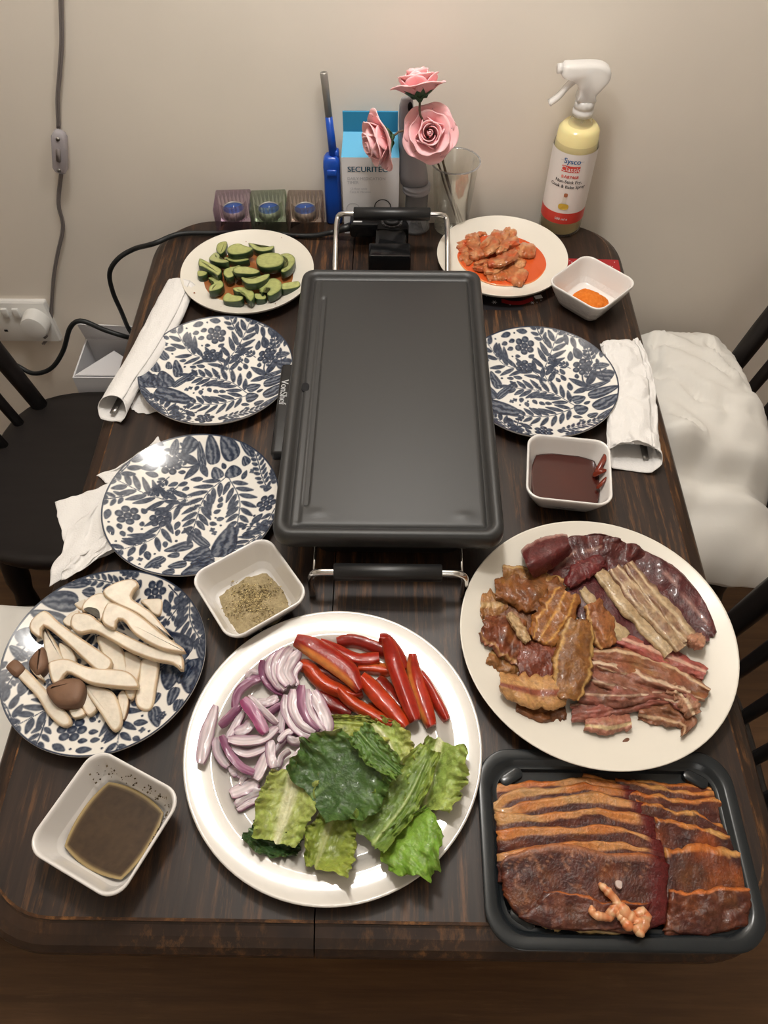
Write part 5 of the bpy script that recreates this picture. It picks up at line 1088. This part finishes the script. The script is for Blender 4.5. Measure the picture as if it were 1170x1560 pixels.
# ------------------------------------------------------------------ red pepper strips
RC = Crop(430, 955, .2308); RD, RO, IN = (178, 36, 18), (206, 66, 24), (222, 140, 70)
def pep_col(base, inner=0., side=1, gl=.25):
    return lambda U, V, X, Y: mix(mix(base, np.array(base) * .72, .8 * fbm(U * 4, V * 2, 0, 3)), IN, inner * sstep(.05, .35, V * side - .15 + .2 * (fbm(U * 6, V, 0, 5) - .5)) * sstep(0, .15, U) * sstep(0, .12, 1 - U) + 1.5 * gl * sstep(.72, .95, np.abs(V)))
pp = [
 ([(200, 258), (320, 305), (455, 385)], 95, .006, (120, 26, 16), 0, 1, 'dark inside of a pepper strip beneath the big top one'), ([(250, 425), (330, 510), (455, 565)], 95, .002, (132, 24, 16), 0, 1, 'dark red pepper strip lowest at the left, beside the onion'),
 ([(500, 268), (600, 268), (715, 285)], 70, .006, RO, .6, -1, 'orange fleshed pepper strip with pith in the middle'), ([(560, 520), (640, 572), (690, 590)], 64, .002, RO, 0, 1, 'small orange red pepper piece by the lettuce'), ([(425, 440), (480, 440), (530, 430)], 56, .008, (198, 62, 36), 0, 1, 'short pepper piece under the tip of the big top strip'),
 ([(620, 345), (700, 430), (785, 525)], 95, .006, (140, 30, 16), .0, 1, 'dark red pepper strip in the middle of the heap'), ([(640, 70), (690, 85), (760, 180), (802, 280)], 72, .006, RD, 0, 1, 'pepper strip at the back top of the heap'), ([(360, 102), (470, 90), (600, 132), (722, 185)], 78, .004, (150, 30, 20), 0, 1, 'curved red pepper strip at the back, under the others'),
 ([(250, 92), (380, 162), (500, 212), (640, 200)], [50, 72, 70, 80], .011, RD, 0, 1, 'pepper strip with a blunt orange tip behind the big top strip'), ([(112, 250), (170, 262), (280, 372), (455, 440)], [80, 96, 90, 70], .010, RO, 0, 1, 'bent orange red pepper strip at the left beside the onion'),
 ([(905, 300), (990, 440), (1085, 612)], 62, .004, RD, 0, 1, 'slim red pepper strip rightmost of the heap'), ([(370, 400), (460, 492), (590, 572), (725, 640)], 74, .012, RO, 0, 1, 'orange red pepper strip in front, above the lettuce'), ([(520, 322), (620, 432), (730, 552), (815, 655)], [84, 98, 95, 84], .016, (204, 56, 22), 0, 1, 'thick pepper strip slanting down to the lettuce tip'),
 ([(860, 175), (868, 300), (930, 500), (985, 650)], [60, 92, 100, 84], .010, (192, 46, 24), .95, 1, 'pepper strip with a pale yellow pith line at the right'), ([(690, 70), (745, 250), (810, 430), (880, 612)], [84, 96, 98, 86], .020, (190, 44, 26), 0, 1, 'long straight pepper strip lying over the right half'),
 ([(85, 82), (200, 132), (335, 215), (440, 300), (512, 412)], [90, 118, 125, 120, 70], .022, (176, 38, 24), .95, 1, 'big top pepper strip with a pale pith along its lower edge')]
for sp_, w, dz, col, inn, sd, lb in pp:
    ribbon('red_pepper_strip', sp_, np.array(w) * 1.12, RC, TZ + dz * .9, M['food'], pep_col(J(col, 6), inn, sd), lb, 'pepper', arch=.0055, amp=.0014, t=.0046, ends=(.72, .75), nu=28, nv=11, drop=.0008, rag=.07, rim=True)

# ------------------------------------------------------------------ lettuce leaves
LCp = Crop(360, 1080, .3248)
def leaf_col(rib, blade, tip, rw=.16, off=0., edge=None):
    def f(U, V, X, Y):
        r = np.abs(V - off); b = mix(blade, tip, sstep(.35, 1, U * .5 + r * .6)); b = mix(b, np.array(blade) * .66, .7 * np.clip(1.8 * (fbm(X * 230, Y * 230, 0, 6) - .42), 0, 1))
        ve = np.abs(((r * 3.2 + U * 4.5) % 1) - .5); b = mix(b, rib, .45 * sstep(.09, .0, ve) * (1 - U * .5))
        return mix(b, rib, sstep(rw, rw * .45, r + .10 * U))
    return f
DK, MD, YG, PR = (66, 98, 46), (112, 142, 62), (168, 184, 92), (206, 208, 158)
def lettuce(sp_, w, dz, cf, lb, frill=.010, arch=-.004, rag=.3, zs=None, roll=0., t=.0009):
    cnt[0] += 1; sd = cnt[0]; nu, nv = 46, 34; C = LCp; u = np.linspace(0, 1, nu); q = curve(C(sp_), nu); d = np.gradient(q, axis=0); d /= np.linalg.norm(d, axis=1)[:, None]; n = np.stack([-d[:, 1], d[:, 0]], 1)
    V = np.linspace(-1, 1, nv)[None, :] + 0 * u[:, None]; U = u[:, None] + 0 * V; wl = np.interp(u, np.linspace(0, 1, len(w)), [a[0] for a in w]); wr = np.interp(u, np.linspace(0, 1, len(w)), [a[1] for a in w])
    ww = np.where(V < 0, wl[:, None], wr[:, None]) * C.k; e = np.maximum(np.abs(V) ** 2, np.abs(2 * U - 1) ** 8 * .5)
    rg = 1 + rag * (fbm(U * 9, np.sign(V) * 3, 0, sd) - .5) * np.abs(V) + .10 * (fbm(U * 26, np.sign(V) * 3, 0, sd + 1) - .5) * np.abs(V)
    px = q[:, None, :] + n[:, None, :] * (ww * V * rg)[..., None] + d[:, None, :] * (C.k * 40 * (fbm(V * 3.5, U * .7, 0, sd + 2) - .5) * np.abs(2 * U - 1) ** 3)[..., None]
    zz = TZ + dz + arch * np.abs(V) ** 2 * -1 + roll * V + frill * e * (fbm(U * 8, V * 2.4, 0, sd + 5) - .38) * 1.6 + .0055 * (fbm(U * 13, V * 8, 0, sd + 7, 2) - .5) * sstep(.08, .3, np.abs(V))
    zz += .0045 * e * np.sin(U * 38 + 9 * fbm(U * 5, V * 2, 0, sd + 8)) * sstep(.55, 1, np.abs(V)); zz += .0022 * np.exp(-(V / .12) ** 2)
    if zs is not None: zz = zz + np.interp(u, np.linspace(0, 1, len(zs)), zs)[:, None]
    A = on_rim(px, np.maximum(zz, TZ + .0016)); mb = MB(); mb.shell(A, t, cf(U, V, A[..., 0], A[..., 1]).reshape(-1, 3)); return tag(mb.build('lettuce_leaf', M['leaf'], auto=80), lb, 'lettuce')
lettuce([(640, 70), (700, 130), (780, 290)], [(60, 180), (110, 130), (70, 70)], .012, leaf_col(PR, YG, (196, 196, 104)), 'pale yellow green lettuce leaf at the back under the peppers')
lettuce([(440, 60), (600, 70), (740, 95)], [(34, 60), (40, 90), (30, 60)], .010, leaf_col(YG, (150, 160, 70), (190, 190, 100)), 'frilly yellow lettuce edge between onion and peppers')
lettuce([(60, 560), (150, 620), (300, 650)], [(60, 60), (60, 70), (50, 40)], .003, leaf_col((88, 116, 66), (48, 76, 40), (62, 90, 46)), 'dark green lettuce piece beneath the pale left leaf', .006)
lettuce([(345, 420), (470, 320), (600, 180)], [(180, 130), (250, 260), (150, 180)], .018, leaf_col((122, 150, 88), DK, (84, 116, 52), .07), 'big dark green lettuce leaf in the middle of the plate', .014, -.006, .22, [.0, .006, .012])
lettuce([(570, 100), (660, 200), (770, 300)], [(60, 60), (66, 78), (40, 40)], .038, leaf_col((132, 160, 90), (88, 122, 54), MD, .08), 'folded over tip of the dark green lettuce leaf', .008)
lettuce([(950, 140), (910, 300), (880, 460)], [(140, 60), (190, 110), (130, 100)], .010, leaf_col(PR, (150, 174, 84), YG, .22), 'pale ribbed lettuce leaf at the right rim of the plate', .014, -.008)
lettuce([(640, 640), (800, 430), (915, 190)], [(150, 60), (170, 70), (60, 50)], .022, leaf_col((158, 176, 104), (112, 140, 60), (150, 168, 74), .14), 'frilled olive green lettuce leaf leaning between the dark and the right leaf', .016)
lettuce([(640, 630), (760, 560), (905, 470)], [(18, 150), (26, 290), (24, 150)], .012, leaf_col((206, 214, 150), (142, 178, 70), (124, 166, 58), .13, -.55), 'bright green lettuce leaf hanging over the front right rim', .014, -.004, .3, [.0, .006, .010])
lettuce([(275, 295), (245, 440), (190, 625)], [(110, 110), (125, 150), (90, 120)], .012, leaf_col((210, 208, 164), (172, 182, 100), YG, .36), 'pale lettuce leaf with a wide white rib at the left front', .012, -.01)
lettuce([(460, 480), (425, 600), (375, 745)], [(110, 60), (150, 110), (150, 60)], .014, leaf_col((174, 180, 118), (140, 156, 66), (154, 168, 72), .26, .1), 'olive lettuce leaf with a broad rib lowest at the front of the plate', .014, -.006)

# ------------------------------------------------------------------ meat on the big matt plate
TZM = T + .0138; PC = Crop(690, 780, .4103); BF, BF2, FAT = (92, 36, 32), (68, 28, 28), (190, 164, 130)
def stripes(base, dark, fat, lines, wv=.08, vein=.25, orange=None):
    def f(U, V, X, Y):
        b = mix(base, dark, np.clip(1.6 * (fbm(X * 90, Y * 90, 0, 3) - .3), 0, 1)); wob = .35 * (fbm(U * 3, V, 0, 8) - .5)
        if orange is not None: b = mix(b, orange, .8 * np.clip(2.4 * (fbm(X * 60, Y * 60, 0, 12) - .5), 0, 1))
        b = mix(b, fat, vein * sstep(.035, .0, np.abs(fbm(X * 70, Y * 70, 0, 21) - .5)))
        for l, w in lines: b = mix(b, fat, .95 * sstep(w, w * .4, np.abs(V - l - wob * .6)))
        return b
    return f
meat = [   # name, spine, width, dz, colour, label, category, (arch, amp)
 ('beef_slice', [(275, 110), (350, 115), (400, 150)], [120, 110, 60], .003, stripes((96, 36, 30), (76, 28, 26), FAT, []), 'dark red beef flap at the top left of the meat plate', (.003, .004)),
 ('beef_slice', [(360, 235), (440, 150), (560, 120), (620, 105)], [110, 170, 160, 60], .002, stripes(BF, BF2, (150, 110, 96), [(.1, .05)], vein=.3), 'crumpled dark beef slice at the top of the meat plate', (.004, .007)),
 ('beef_slice', [(540, 130), (640, 180), (700, 240)], [110, 150, 90], .004, stripes(BF, BF2, (160, 116, 100), []), 'dark beef slice with a bright red patch at the top middle', (.004, .006)),
 ('beef_slice', [(690, 165), (800, 270), (905, 385), (965, 465)], [110, 190, 190, 90], .003, stripes((92, 38, 38), (66, 28, 30), (164, 122, 112), [(-.1, .04)], vein=.4), 'large dark purple beef slice along the right rim of the meat plate', (.008, .004)),
 ('beef_slice', [(460, 270), (570, 380), (720, 510)], [110, 140, 110], .006, stripes((86, 32, 34), (70, 28, 30), (150, 112, 104), []), 'lean beef slice running diagonally through the middle', (.003, .002)),
 ('beef_slice', [(480, 285), (560, 390), (640, 470)], [26, 48, 50], .010, stripes(FAT, (170, 146, 104), (200, 178, 140), []), 'narrow band of pale beef fat left of the lean slice', (.003, .001)),
 ('beef_slice', [(535, 215), (640, 330), (740, 430), (815, 515)], [36, 62, 66, 70], .012, stripes((186, 160, 124), (164, 136, 98), (206, 184, 150), [(.6, .12)]), 'first pale fatty beef slice in the fanned row', (.003, .002)),
 ('beef_slice', [(600, 205), (700, 330), (790, 420), (850, 505)], [44, 66, 66, 60], .015, stripes((180, 152, 118), (110, 70, 56), (204, 180, 148), [(-.5, .2), (.6, .15)]), 'second pale fatty beef slice in the fanned row', (.004, .003)),
 ('beef_slice', [(650, 190), (720, 290), (800, 380), (880, 470)], [36, 58, 62, 66], .017, stripes((178, 150, 116), (104, 62, 50), (204, 180, 146), [(-.5, .22), (.5, .12)]), 'third pale fatty beef slice in the fanned row', (.004, .003)),
 ('beef_slice', [(870, 465), (905, 480), (930, 500)], [50, 62, 44], .014, stripes((190, 140, 108), (164, 108, 86), FAT, []), 'small rounded knob of tan fat at the end of the fanned row', (.008, .002)),
 ('beef_slice', [(425, 270), (480, 215), (560, 180)], [40, 64, 50], .013, stripes((108, 38, 38), (84, 30, 32), FAT, []), 'thin red folded beef edge pointing down left', (.005, .002)),
 ('beef_slice', [(275, 195), (350, 155), (432, 118)], [100, 92, 60], .014, stripes((100, 40, 38), (82, 32, 32), (176, 130, 118), [(-.95, .14)], vein=.1), 'rolled up dark beef slice at the top left', (.018, .002)),
 ('pork_slice', [(590, 465), (740, 525), (860, 570), (935, 605)], [50, 70, 66, 50], .006, stripes((176, 92, 84), (140, 78, 62), (214, 172, 150), [(-.3, .25)]), 'pink pork slice uppermost of the lower right group', (.006, .005)),
 ('pork_slice', [(520, 540), (680, 570), (820, 620), (942, 685)], [66, 92, 84, 50], .009, stripes((150, 88, 66), (118, 76, 50), (206, 176, 142), [(.8, .12), (-.7, .15)], orange=(150, 108, 60)), 'long brownish pork slice ending in a dark curl at the right', (.007, .006)),
 ('pork_slice', [(505, 590), (600, 610), (720, 650), (880, 690)], [86, 90, 70, 60], .011, stripes((152, 96, 78), (126, 80, 58), (218, 192, 164), [(-.75, .22), (.7, .12)]), 'pork slice with a curved white fat rim in the lower right group', (.007, .007)),
 ('pork_slice', [(470, 670), (640, 680), (780, 665), (890, 720)], [70, 76, 66, 70], .009, stripes((150, 88, 76), (112, 72, 54), (200, 168, 142), [(.1, .12)]), 'crinkled pork slice across the lower right group', (.007, .008)),
 ('pork_slice', [(440, 745), (560, 735), (700, 700), (800, 705)], [60, 74, 60, 40], .006, stripes((158, 92, 80), (124, 74, 58), (206, 170, 146), [(-.8, .15)]), 'moist pink pork slice near the front of the group', (.007, .006)),
 ('pork_slice', [(490, 785), (580, 790), (660, 775)], [44, 62, 56], .007, stripes((180, 122, 104), (150, 96, 74), (220, 196, 150), [(.3, .3)]), 'small folded pork slice with a yellow fat end, lowest on the plate', (.006, .004)),
 ('pork_slice', [(690, 740), (800, 755), (870, 790), (855, 850)], [50, 72, 64, 34], .006, stripes((146, 96, 70), (112, 74, 50), (206, 174, 140), [(.5, .2)]), 'curled pork end pointing down at the lower right', (.006, .007)),
 ('pork_slice', [(800, 650), (860, 690), (890, 760)], [46, 60, 56], .012, stripes((164, 118, 92), (130, 88, 64), (210, 184, 152), [(0, .3)]), 'ruffled pale pork edge at the right end of the group', (.006, .007)),
 ('marinated_pork_slice', [(185, 235), (290, 240), (410, 268)], [62, 66, 50], .004, stripes((158, 110, 58), (124, 78, 40), (198, 160, 102), [(.7, .2), (-.8, .15)]), 'fatty marinated pork strip at the top left of the brown pile', (.005, .003)),
 ('marinated_pork_slice', [(100, 355), (150, 350), (200, 330)], [80, 90, 60], .002, stripes((176, 126, 76), (140, 92, 54), (200, 164, 114), [(0, .3)]), 'pale fatty marinated piece at the left edge of the pile', (.005, .003)),
 ('marinated_pork_slice', [(130, 540), (200, 572), (270, 595)], [56, 70, 60], .002, stripes((158, 108, 60), (116, 74, 40), (196, 158, 104), [(-.6, .2)]), 'marinated pork end peeking out at the lower left', (.005, .003)),
 ('marinated_pork_slice', [(235, 725), (320, 745), (420, 735)], [44, 66, 70], .002, stripes((128, 80, 46), (96, 58, 34), (196, 150, 104), [(-.9, .2)]), 'dark marinated slice under the fatty one at the front', (.004, .003)),
 ('marinated_pork_slice', [(155, 290), (270, 295), (410, 330)], [60, 130, 120], .008, stripes((132, 76, 40), (92, 56, 30), (190, 140, 78), [], vein=.3, orange=(166, 112, 50)), 'brown glossy marinated slice at the upper left of the pile', (.006, .006)),
 ('marinated_pork_slice', [(105, 425), (190, 460), (290, 520)], [80, 140, 110], .009, stripes((128, 66, 40), (88, 48, 30), (186, 142, 90), [(.8, .12)], orange=(162, 108, 52)), 'reddish brown marinated slice at the left middle', (.006, .007)),
 ('marinated_pork_slice', [(425, 290), (380, 380), (320, 480)], [120, 150, 110], .014, stripes((150, 92, 42), (116, 68, 34), (204, 150, 76), [(-.55, .09), (.05, .09), (.6, .09)], orange=(172, 110, 46)), 'orange brown slice with three fat stripes in the middle of the pile', (.006, .004)),
 ('marinated_pork_slice', [(205, 375), (240, 420), (280, 480)], [26, 44, 30], .019, stripes((196, 166, 124), (160, 124, 84), (216, 190, 150), []), 'pale twisted strip of pork fat left of the striped slice', (.005, .003)),
 ('marinated_pork_slice', [(515, 335), (545, 410), (575, 500)], [60, 90, 70], .013, stripes((160, 100, 54), (122, 70, 44), (206, 162, 104), [(.75, .2)]), 'orange marinated slice standing between pork and beef', (.007, .003)),
 ('marinated_pork_slice', [(240, 545), (315, 545), (410, 560)], [110, 120, 110], .012, stripes((124, 58, 38), (94, 44, 30), (176, 122, 82), []), 'reddish square marinated piece at the lower middle', (.005, .003)),
 ('marinated_pork_slice', [(475, 400), (450, 530), (420, 690)], [90, 130, 100], .018, stripes((138, 88, 42), (104, 64, 32), (200, 160, 98), [(-.9, .12), (.8, .12)], orange=(150, 104, 44)), 'long marinated slice with fat on both edges, right of the pile', (.007, .003)),
 ('marinated_pork_slice', [(170, 645), (290, 665), (420, 665)], [84, 110, 110], .015, stripes((196, 150, 96), (176, 124, 74), (140, 72, 52), [(.05, .26)]), 'thick layered fatty marinated slice at the front of the pile', (.008, .002))]
for nm, sp_, w, dz, cf, lb, (ar, am) in meat:
    ribbon(nm, sp_, [q * (1.16 if 'strip' not in lb and 'knob' not in lb else 1) for q in w], PC, TZM + dz, M['meat'], cf, lb, 'meat', arch=ar * (.45 if 'roll' not in lb and 'knob' not in lb else 1), amp=am * 1.15, freq=5, t=.0026, ends=(.88, .82) if 'knob' not in lb else (.5, .5), nu=44, nv=20, rag=.30 if 'roll' not in lb else .1, drop=.0016, keep=(.225, .385, .130))
for sp_, w, cf, lb in (
 ([(170, 300), (280, 420), (330, 600)], [180, 300, 250], stripes((112, 62, 38), (80, 44, 28), (176, 128, 84), [(.2, .05)], orange=(146, 98, 48)), 'broad marinated slice lying underneath the whole brown pile'),
 ([(470, 560), (650, 640), (830, 700)], [160, 240, 130], stripes((134, 78, 66), (100, 62, 48), (190, 154, 124), [(-.3, .06)]), 'broad pork slice lying underneath the lower right group'),
 ([(470, 240), (640, 340), (790, 440)], [150, 230, 150], stripes((84, 32, 32), (66, 26, 28), (140, 100, 90), []), 'broad dark beef slice lying underneath the fanned fatty row')):
    ribbon('beef_slice' if 'beef' in lb else 'pork_slice', sp_, w, PC, TZM + .0008, M['meat'], cf, lb, 'meat', arch=.001, amp=.002, freq=6, t=.002, ends=(.7, .7), nu=40, nv=24, rag=.3, drop=.001, keep=(.225, .385, .120))
slab('meat_scrap', [(630, 850), (645, 838), (656, 842), (648, 856), (634, 862)], PC, TZM, TZM + .002, M['meat'], (112, 70, 46), (96, 60, 40), (96, 60, 40), 'tiny brown scrap on the bare front of the meat plate', 'meat', bev=.0005)

# ------------------------------------------------------------------ black tray of marinated beef slices
ty0, ty1, txa, txb = .086, .263, .0885, .338; tcx_, tcy_ = (txa + txb) / 2, (ty0 + ty1) / 2; tx, ty = (txb - txa) / 2, (ty1 - ty0) / 2
tr = thing('plastic_tray', (tcx_, tcy_, T), 'black plastic meat tray at the front right corner of the table', 'tray')
mb = MB(); pf = [(.022, .0004), (.018, .0010), (.011, .0105), (.009, .0118), (.001, .0124), (0, .0118), (-.0002, .0104), (.0006, .0104), (.0012, .0116), (.001, .0130), (.0022, .0133), (.009, .0127), (.0115, .0118), (.0145, .008), (.0155, .0074), (.0185, .0074), (.0200, .0020), (.024, .0014)]
mb.rings([rr3((tcx_, tcy_), tx - i, ty - i, .034 - i * .6, T + z, 0, 10) for i, z in pf], True, True); mb.build('tray_shell', M['tray'], tr, auto=50)
for sx in (-1, 1):
    for s2 in (-1, 1):
        mb = MB(); cx_, cy_ = tcx_ + sx * (tx - .034), tcy_ + s2 * (ty - .026)
        mb.rings([rr3((cx_, cy_), a_, b_, b_ * .9, T + z, -sx * s2 * .55, 6) for a_, b_, z in ((.013, .006, .0016), (.012, .0055, .0078), (.010, .004, .0086))]); mb.build('corner_boss', M['tray'], tr, auto=50)
YC = Crop(720, 1110, .3846)
def sheet(name, A, B, z, lb, cf, dip=.004, amp=.002, t=.0022, nu=54, nv=28, edge=.0025, rag=6.):
    cnt[0] += 1; sd = cnt[0]; a = curve(YC(A), nu); b = curve(YC(B), nu); V = np.linspace(0, 1, nv)[None, :] + 0 * np.zeros((nu, 1)); U = np.linspace(0, 1, nu)[:, None] + 0 * V
    px = a[:, None] * (1 - V[..., None]) + b[:, None] * V[..., None]; e = np.maximum(np.abs(2 * U - 1), np.abs(2 * V - 1))
    px += (np.dstack([fbm(U * 8, V * 8, 0, sd), fbm(U * 8, V * 8, 0, sd + 1)]) - .5) * rag * (e[..., None] ** 3) + (np.dstack([0 * U, fbm(U * 20, V * 3, 0, sd + 1)]) - .5) * rag * .5 * (e[..., None] ** 3)
    px[..., 1] += (1 - V) ** 2 * 13 * (fbm(U * 4.5, 0 * U, 0, sd + 4) - .5); zz = z - dip * V + amp * (fbm(U * 6, V * 4, 0, sd + 2) - .5) * 2 - edge * np.clip((e - .86) / .14, 0, 1) ** 2
    X = PV(px[..., 0], px[..., 1], zz); mb = MB(); mb.shell(X, t, cf(U, V, X[..., 0], X[..., 1]).reshape(-1, 3)); return tag(mb.build(name, M['meat'], auto=70), lb, 'meat')
def tray_col(fw=.26, orange=.35, fatc=(206, 138, 84), seed=0, right=False, vein=.2, redge=.12):
    def f(U, V, X, Y):
        b = mix((84, 40, 30), (58, 26, 24), np.clip(1.8 * (fbm(X * 85, Y * 85, 0, 4) - .3), 0, 1))
        b = mix(b, (112, 70, 34), .75 * np.clip(2.2 * (fbm(X * 55 + 3, Y * 55, 0, 13) - .5), 0, 1)); b = mix(b, (176, 86, 28), orange * np.clip(3 * (fbm(X * 40, Y * 40, 0, 17) - .5) + (.35 * U if right else 0), 0, 1))
        b = mix(b, (182, 128, 92), vein * sstep(.045, 0, np.abs(fbm(X * 46, Y * 46, 0, 31) - .5)))
        if vein > .4: b = mix(b, (190, 140, 108), .75 * sstep(.07, 0, np.abs(((U * 9 + V * 2.2 + .6 * fbm(U * 4, V * 4, 0, 3)) % 1) - .5)) * sstep(.62, .1, V))
        w = fw * (.25 + 1.5 * fbm(U * 5, 0 * U, 0, 40 + seed)); b = mix(b, mix(fatc, (190, 104, 44), np.clip(2 * fbm(U * 5, V, 0, 50 + seed) - .6, 0, 1)), sstep(w, w * .72, V) * sstep(0, .03, V + .02))
        b = mix(b, (150, 100, 76), .7 * sstep(.06, .02, np.abs(V - w * 1.25)) * (fw > 0)) if vein > .4 else b
        return mix(b, (94, 26, 26), sstep(1 - redge, 1 - redge * .4, U)) if not right else b
    return f
LT = T + .0036
rt = [([(440, 182), (700, 205), (985, 225)], 'furthest'), ([(570, 190), (800, 235), (985, 240)], 'second'), ([(600, 235), (800, 265), (1005, 285)], 'third'), ([(650, 285), (820, 320), (990, 370)], 'fourth'), ([(725, 345), (860, 380), (1020, 420)], 'fifth'), ([(760, 478), (880, 455), (1075, 490)], 'last large')]
for k, (A, nm) in enumerate(rt):
    A = np.array(A, float); last = k == 5
    B = A + [0, 150] if not last else np.array([[760, 830], [930, 810], [1115, 790]], float)
    if not last: B[-1] = [1060 + 6 * k, B[-1][1]]
    sheet('beef_slice', A, B, LT + .0015 * k + .002, f'{nm} beef slice from the back in the right tray stack, thin yellow fat edge' if not last else 'large orange stained beef slice closest to the front in the right stack of the tray', tray_col((.13 if not last else .09), .55, (196, 146, 84), k, True, .15), .0035, .0014)
sheet('beef_slice', [(780, 640), (950, 630), (1112, 630)], [(760, 800), (930, 818), (1100, 780)], LT + .0115, 'glossy dark red beef slice at the front right corner of the tray', tray_col(.08, .35, (190, 110, 60), 8, True, .2), .003, .003)
lt = [([(75, 262), (90, 232), (300, 200), (480, 200), (600, 215)], 'furthest'), ([(72, 300), (150, 255), (320, 232), (480, 215), (610, 238)], 'second'), ([(88, 312), (200, 295), (330, 280), (470, 258), (645, 285)], 'third'), ([(95, 345), (210, 330), (350, 335), (480, 315), (680, 350)], 'fourth'), ([(100, 410), (230, 385), (380, 380), (520, 380), (710, 430)], 'fifth'), ([(100, 495), (230, 470), (380, 440), (520, 440), (718, 470)], 'sixth')]
for k, (A, nm) in enumerate(lt):
    A = np.array(A, float); B = A + [6, 120]; B[-1] = [A[-1][0] + 60, A[-1][1] + 120]; A2 = A.copy(); A2[-1] += [40, 6]
    sheet('beef_slice', A2, B, LT + .004 + .0019 * k, f'{nm} beef slice from the back in the left tray stack, thick orange fat edge', tray_col(.30, .18, (196, 150, 98), 10 + k, False, .2, .12), .0035, .001)
sheet('beef_slice', [(112, 548), (150, 505), (300, 462), (500, 484), (690, 500), (780, 540)], [(130, 660), (190, 750), (330, 790), (500, 800), (640, 815), (770, 770)], LT + .0165, 'big veined beef slice covering the front of the left stack in the tray', tray_col(.035, .28, (176, 130, 100), 20, False, .55, .16), .004, .0016, nu=60, nv=40)
sheet('beef_slice', [(290, 640), (400, 655), (520, 690), (720, 690)], [(190, 745), (330, 792), (500, 803), (650, 790)], LT + .0178, 'dark beef slice lying along the front edge of the left stack', tray_col(.06, .3, (190, 110, 60), 22, False, .3, .05), .003, .0016)
def knob(name, paths, z, lb, cols):
    mb = MB()
    t_ = thing(name, tuple(P(*YC(paths[0][0][0]), z)), lb, 'meat')
    for pts, r in paths:
        q = curve(YC(pts), 16); X = PV(q[:, 0], q[:, 1], np.full(16, z + r * .4)); mb = MB(); rr = r * .85 * (.62 + .8 * fbm(np.arange(16) * .9, 0 * q[:, 0] + pts[0][0], 0, 6)) * np.clip(np.minimum(np.arange(16), 15 - np.arange(16)) / 2.5 + .35, 0, 1)
        c = np.repeat(mix(cols[0], cols[1], 2.4 * fbm(np.arange(16) * 1.1, 0 * q[:, 0] + pts[0][1], 0, 9) - .7), 10, 0); mb.tube(X, rr, 10, True, c); mb.build('fat_strand', M['food'], t_)
knob('fat_trimming', [([(500, 612), (545, 655), (572, 690), (560, 720), (525, 745)], .0048), ([(572, 690), (610, 735), (655, 770), (650, 815)], .0060), ([(470, 700), (480, 735), (520, 745), (560, 750)], .0042), ([(640, 745), (675, 730), (680, 770), (650, 820)], .0058), ([(560, 720), (600, 760), (630, 800)], .0050)], LT + .0185, 'gnarled pale orange fat trimming on the front of the left stack', ((234, 190, 146), (208, 122, 74)))
knob('fat_trimming', [([(270, 775), (310, 778), (350, 795)], .0040), ([(400, 795), (480, 800), (590, 808)], .0034)], LT + .002, 'yellowish fat edge along the front wall inside the tray', ((206, 176, 120), (176, 146, 90)))
slab('salt_crystal', [(568, 602), (592, 606), (590, 634), (570, 626)], YC, LT + .017, LT + .0215, M['dryfood'], (196, 178, 170), (190, 170, 164), (180, 160, 154), 'small pale cube on the big veined beef slice in the tray', 'salt', bev=.0006, n=16)
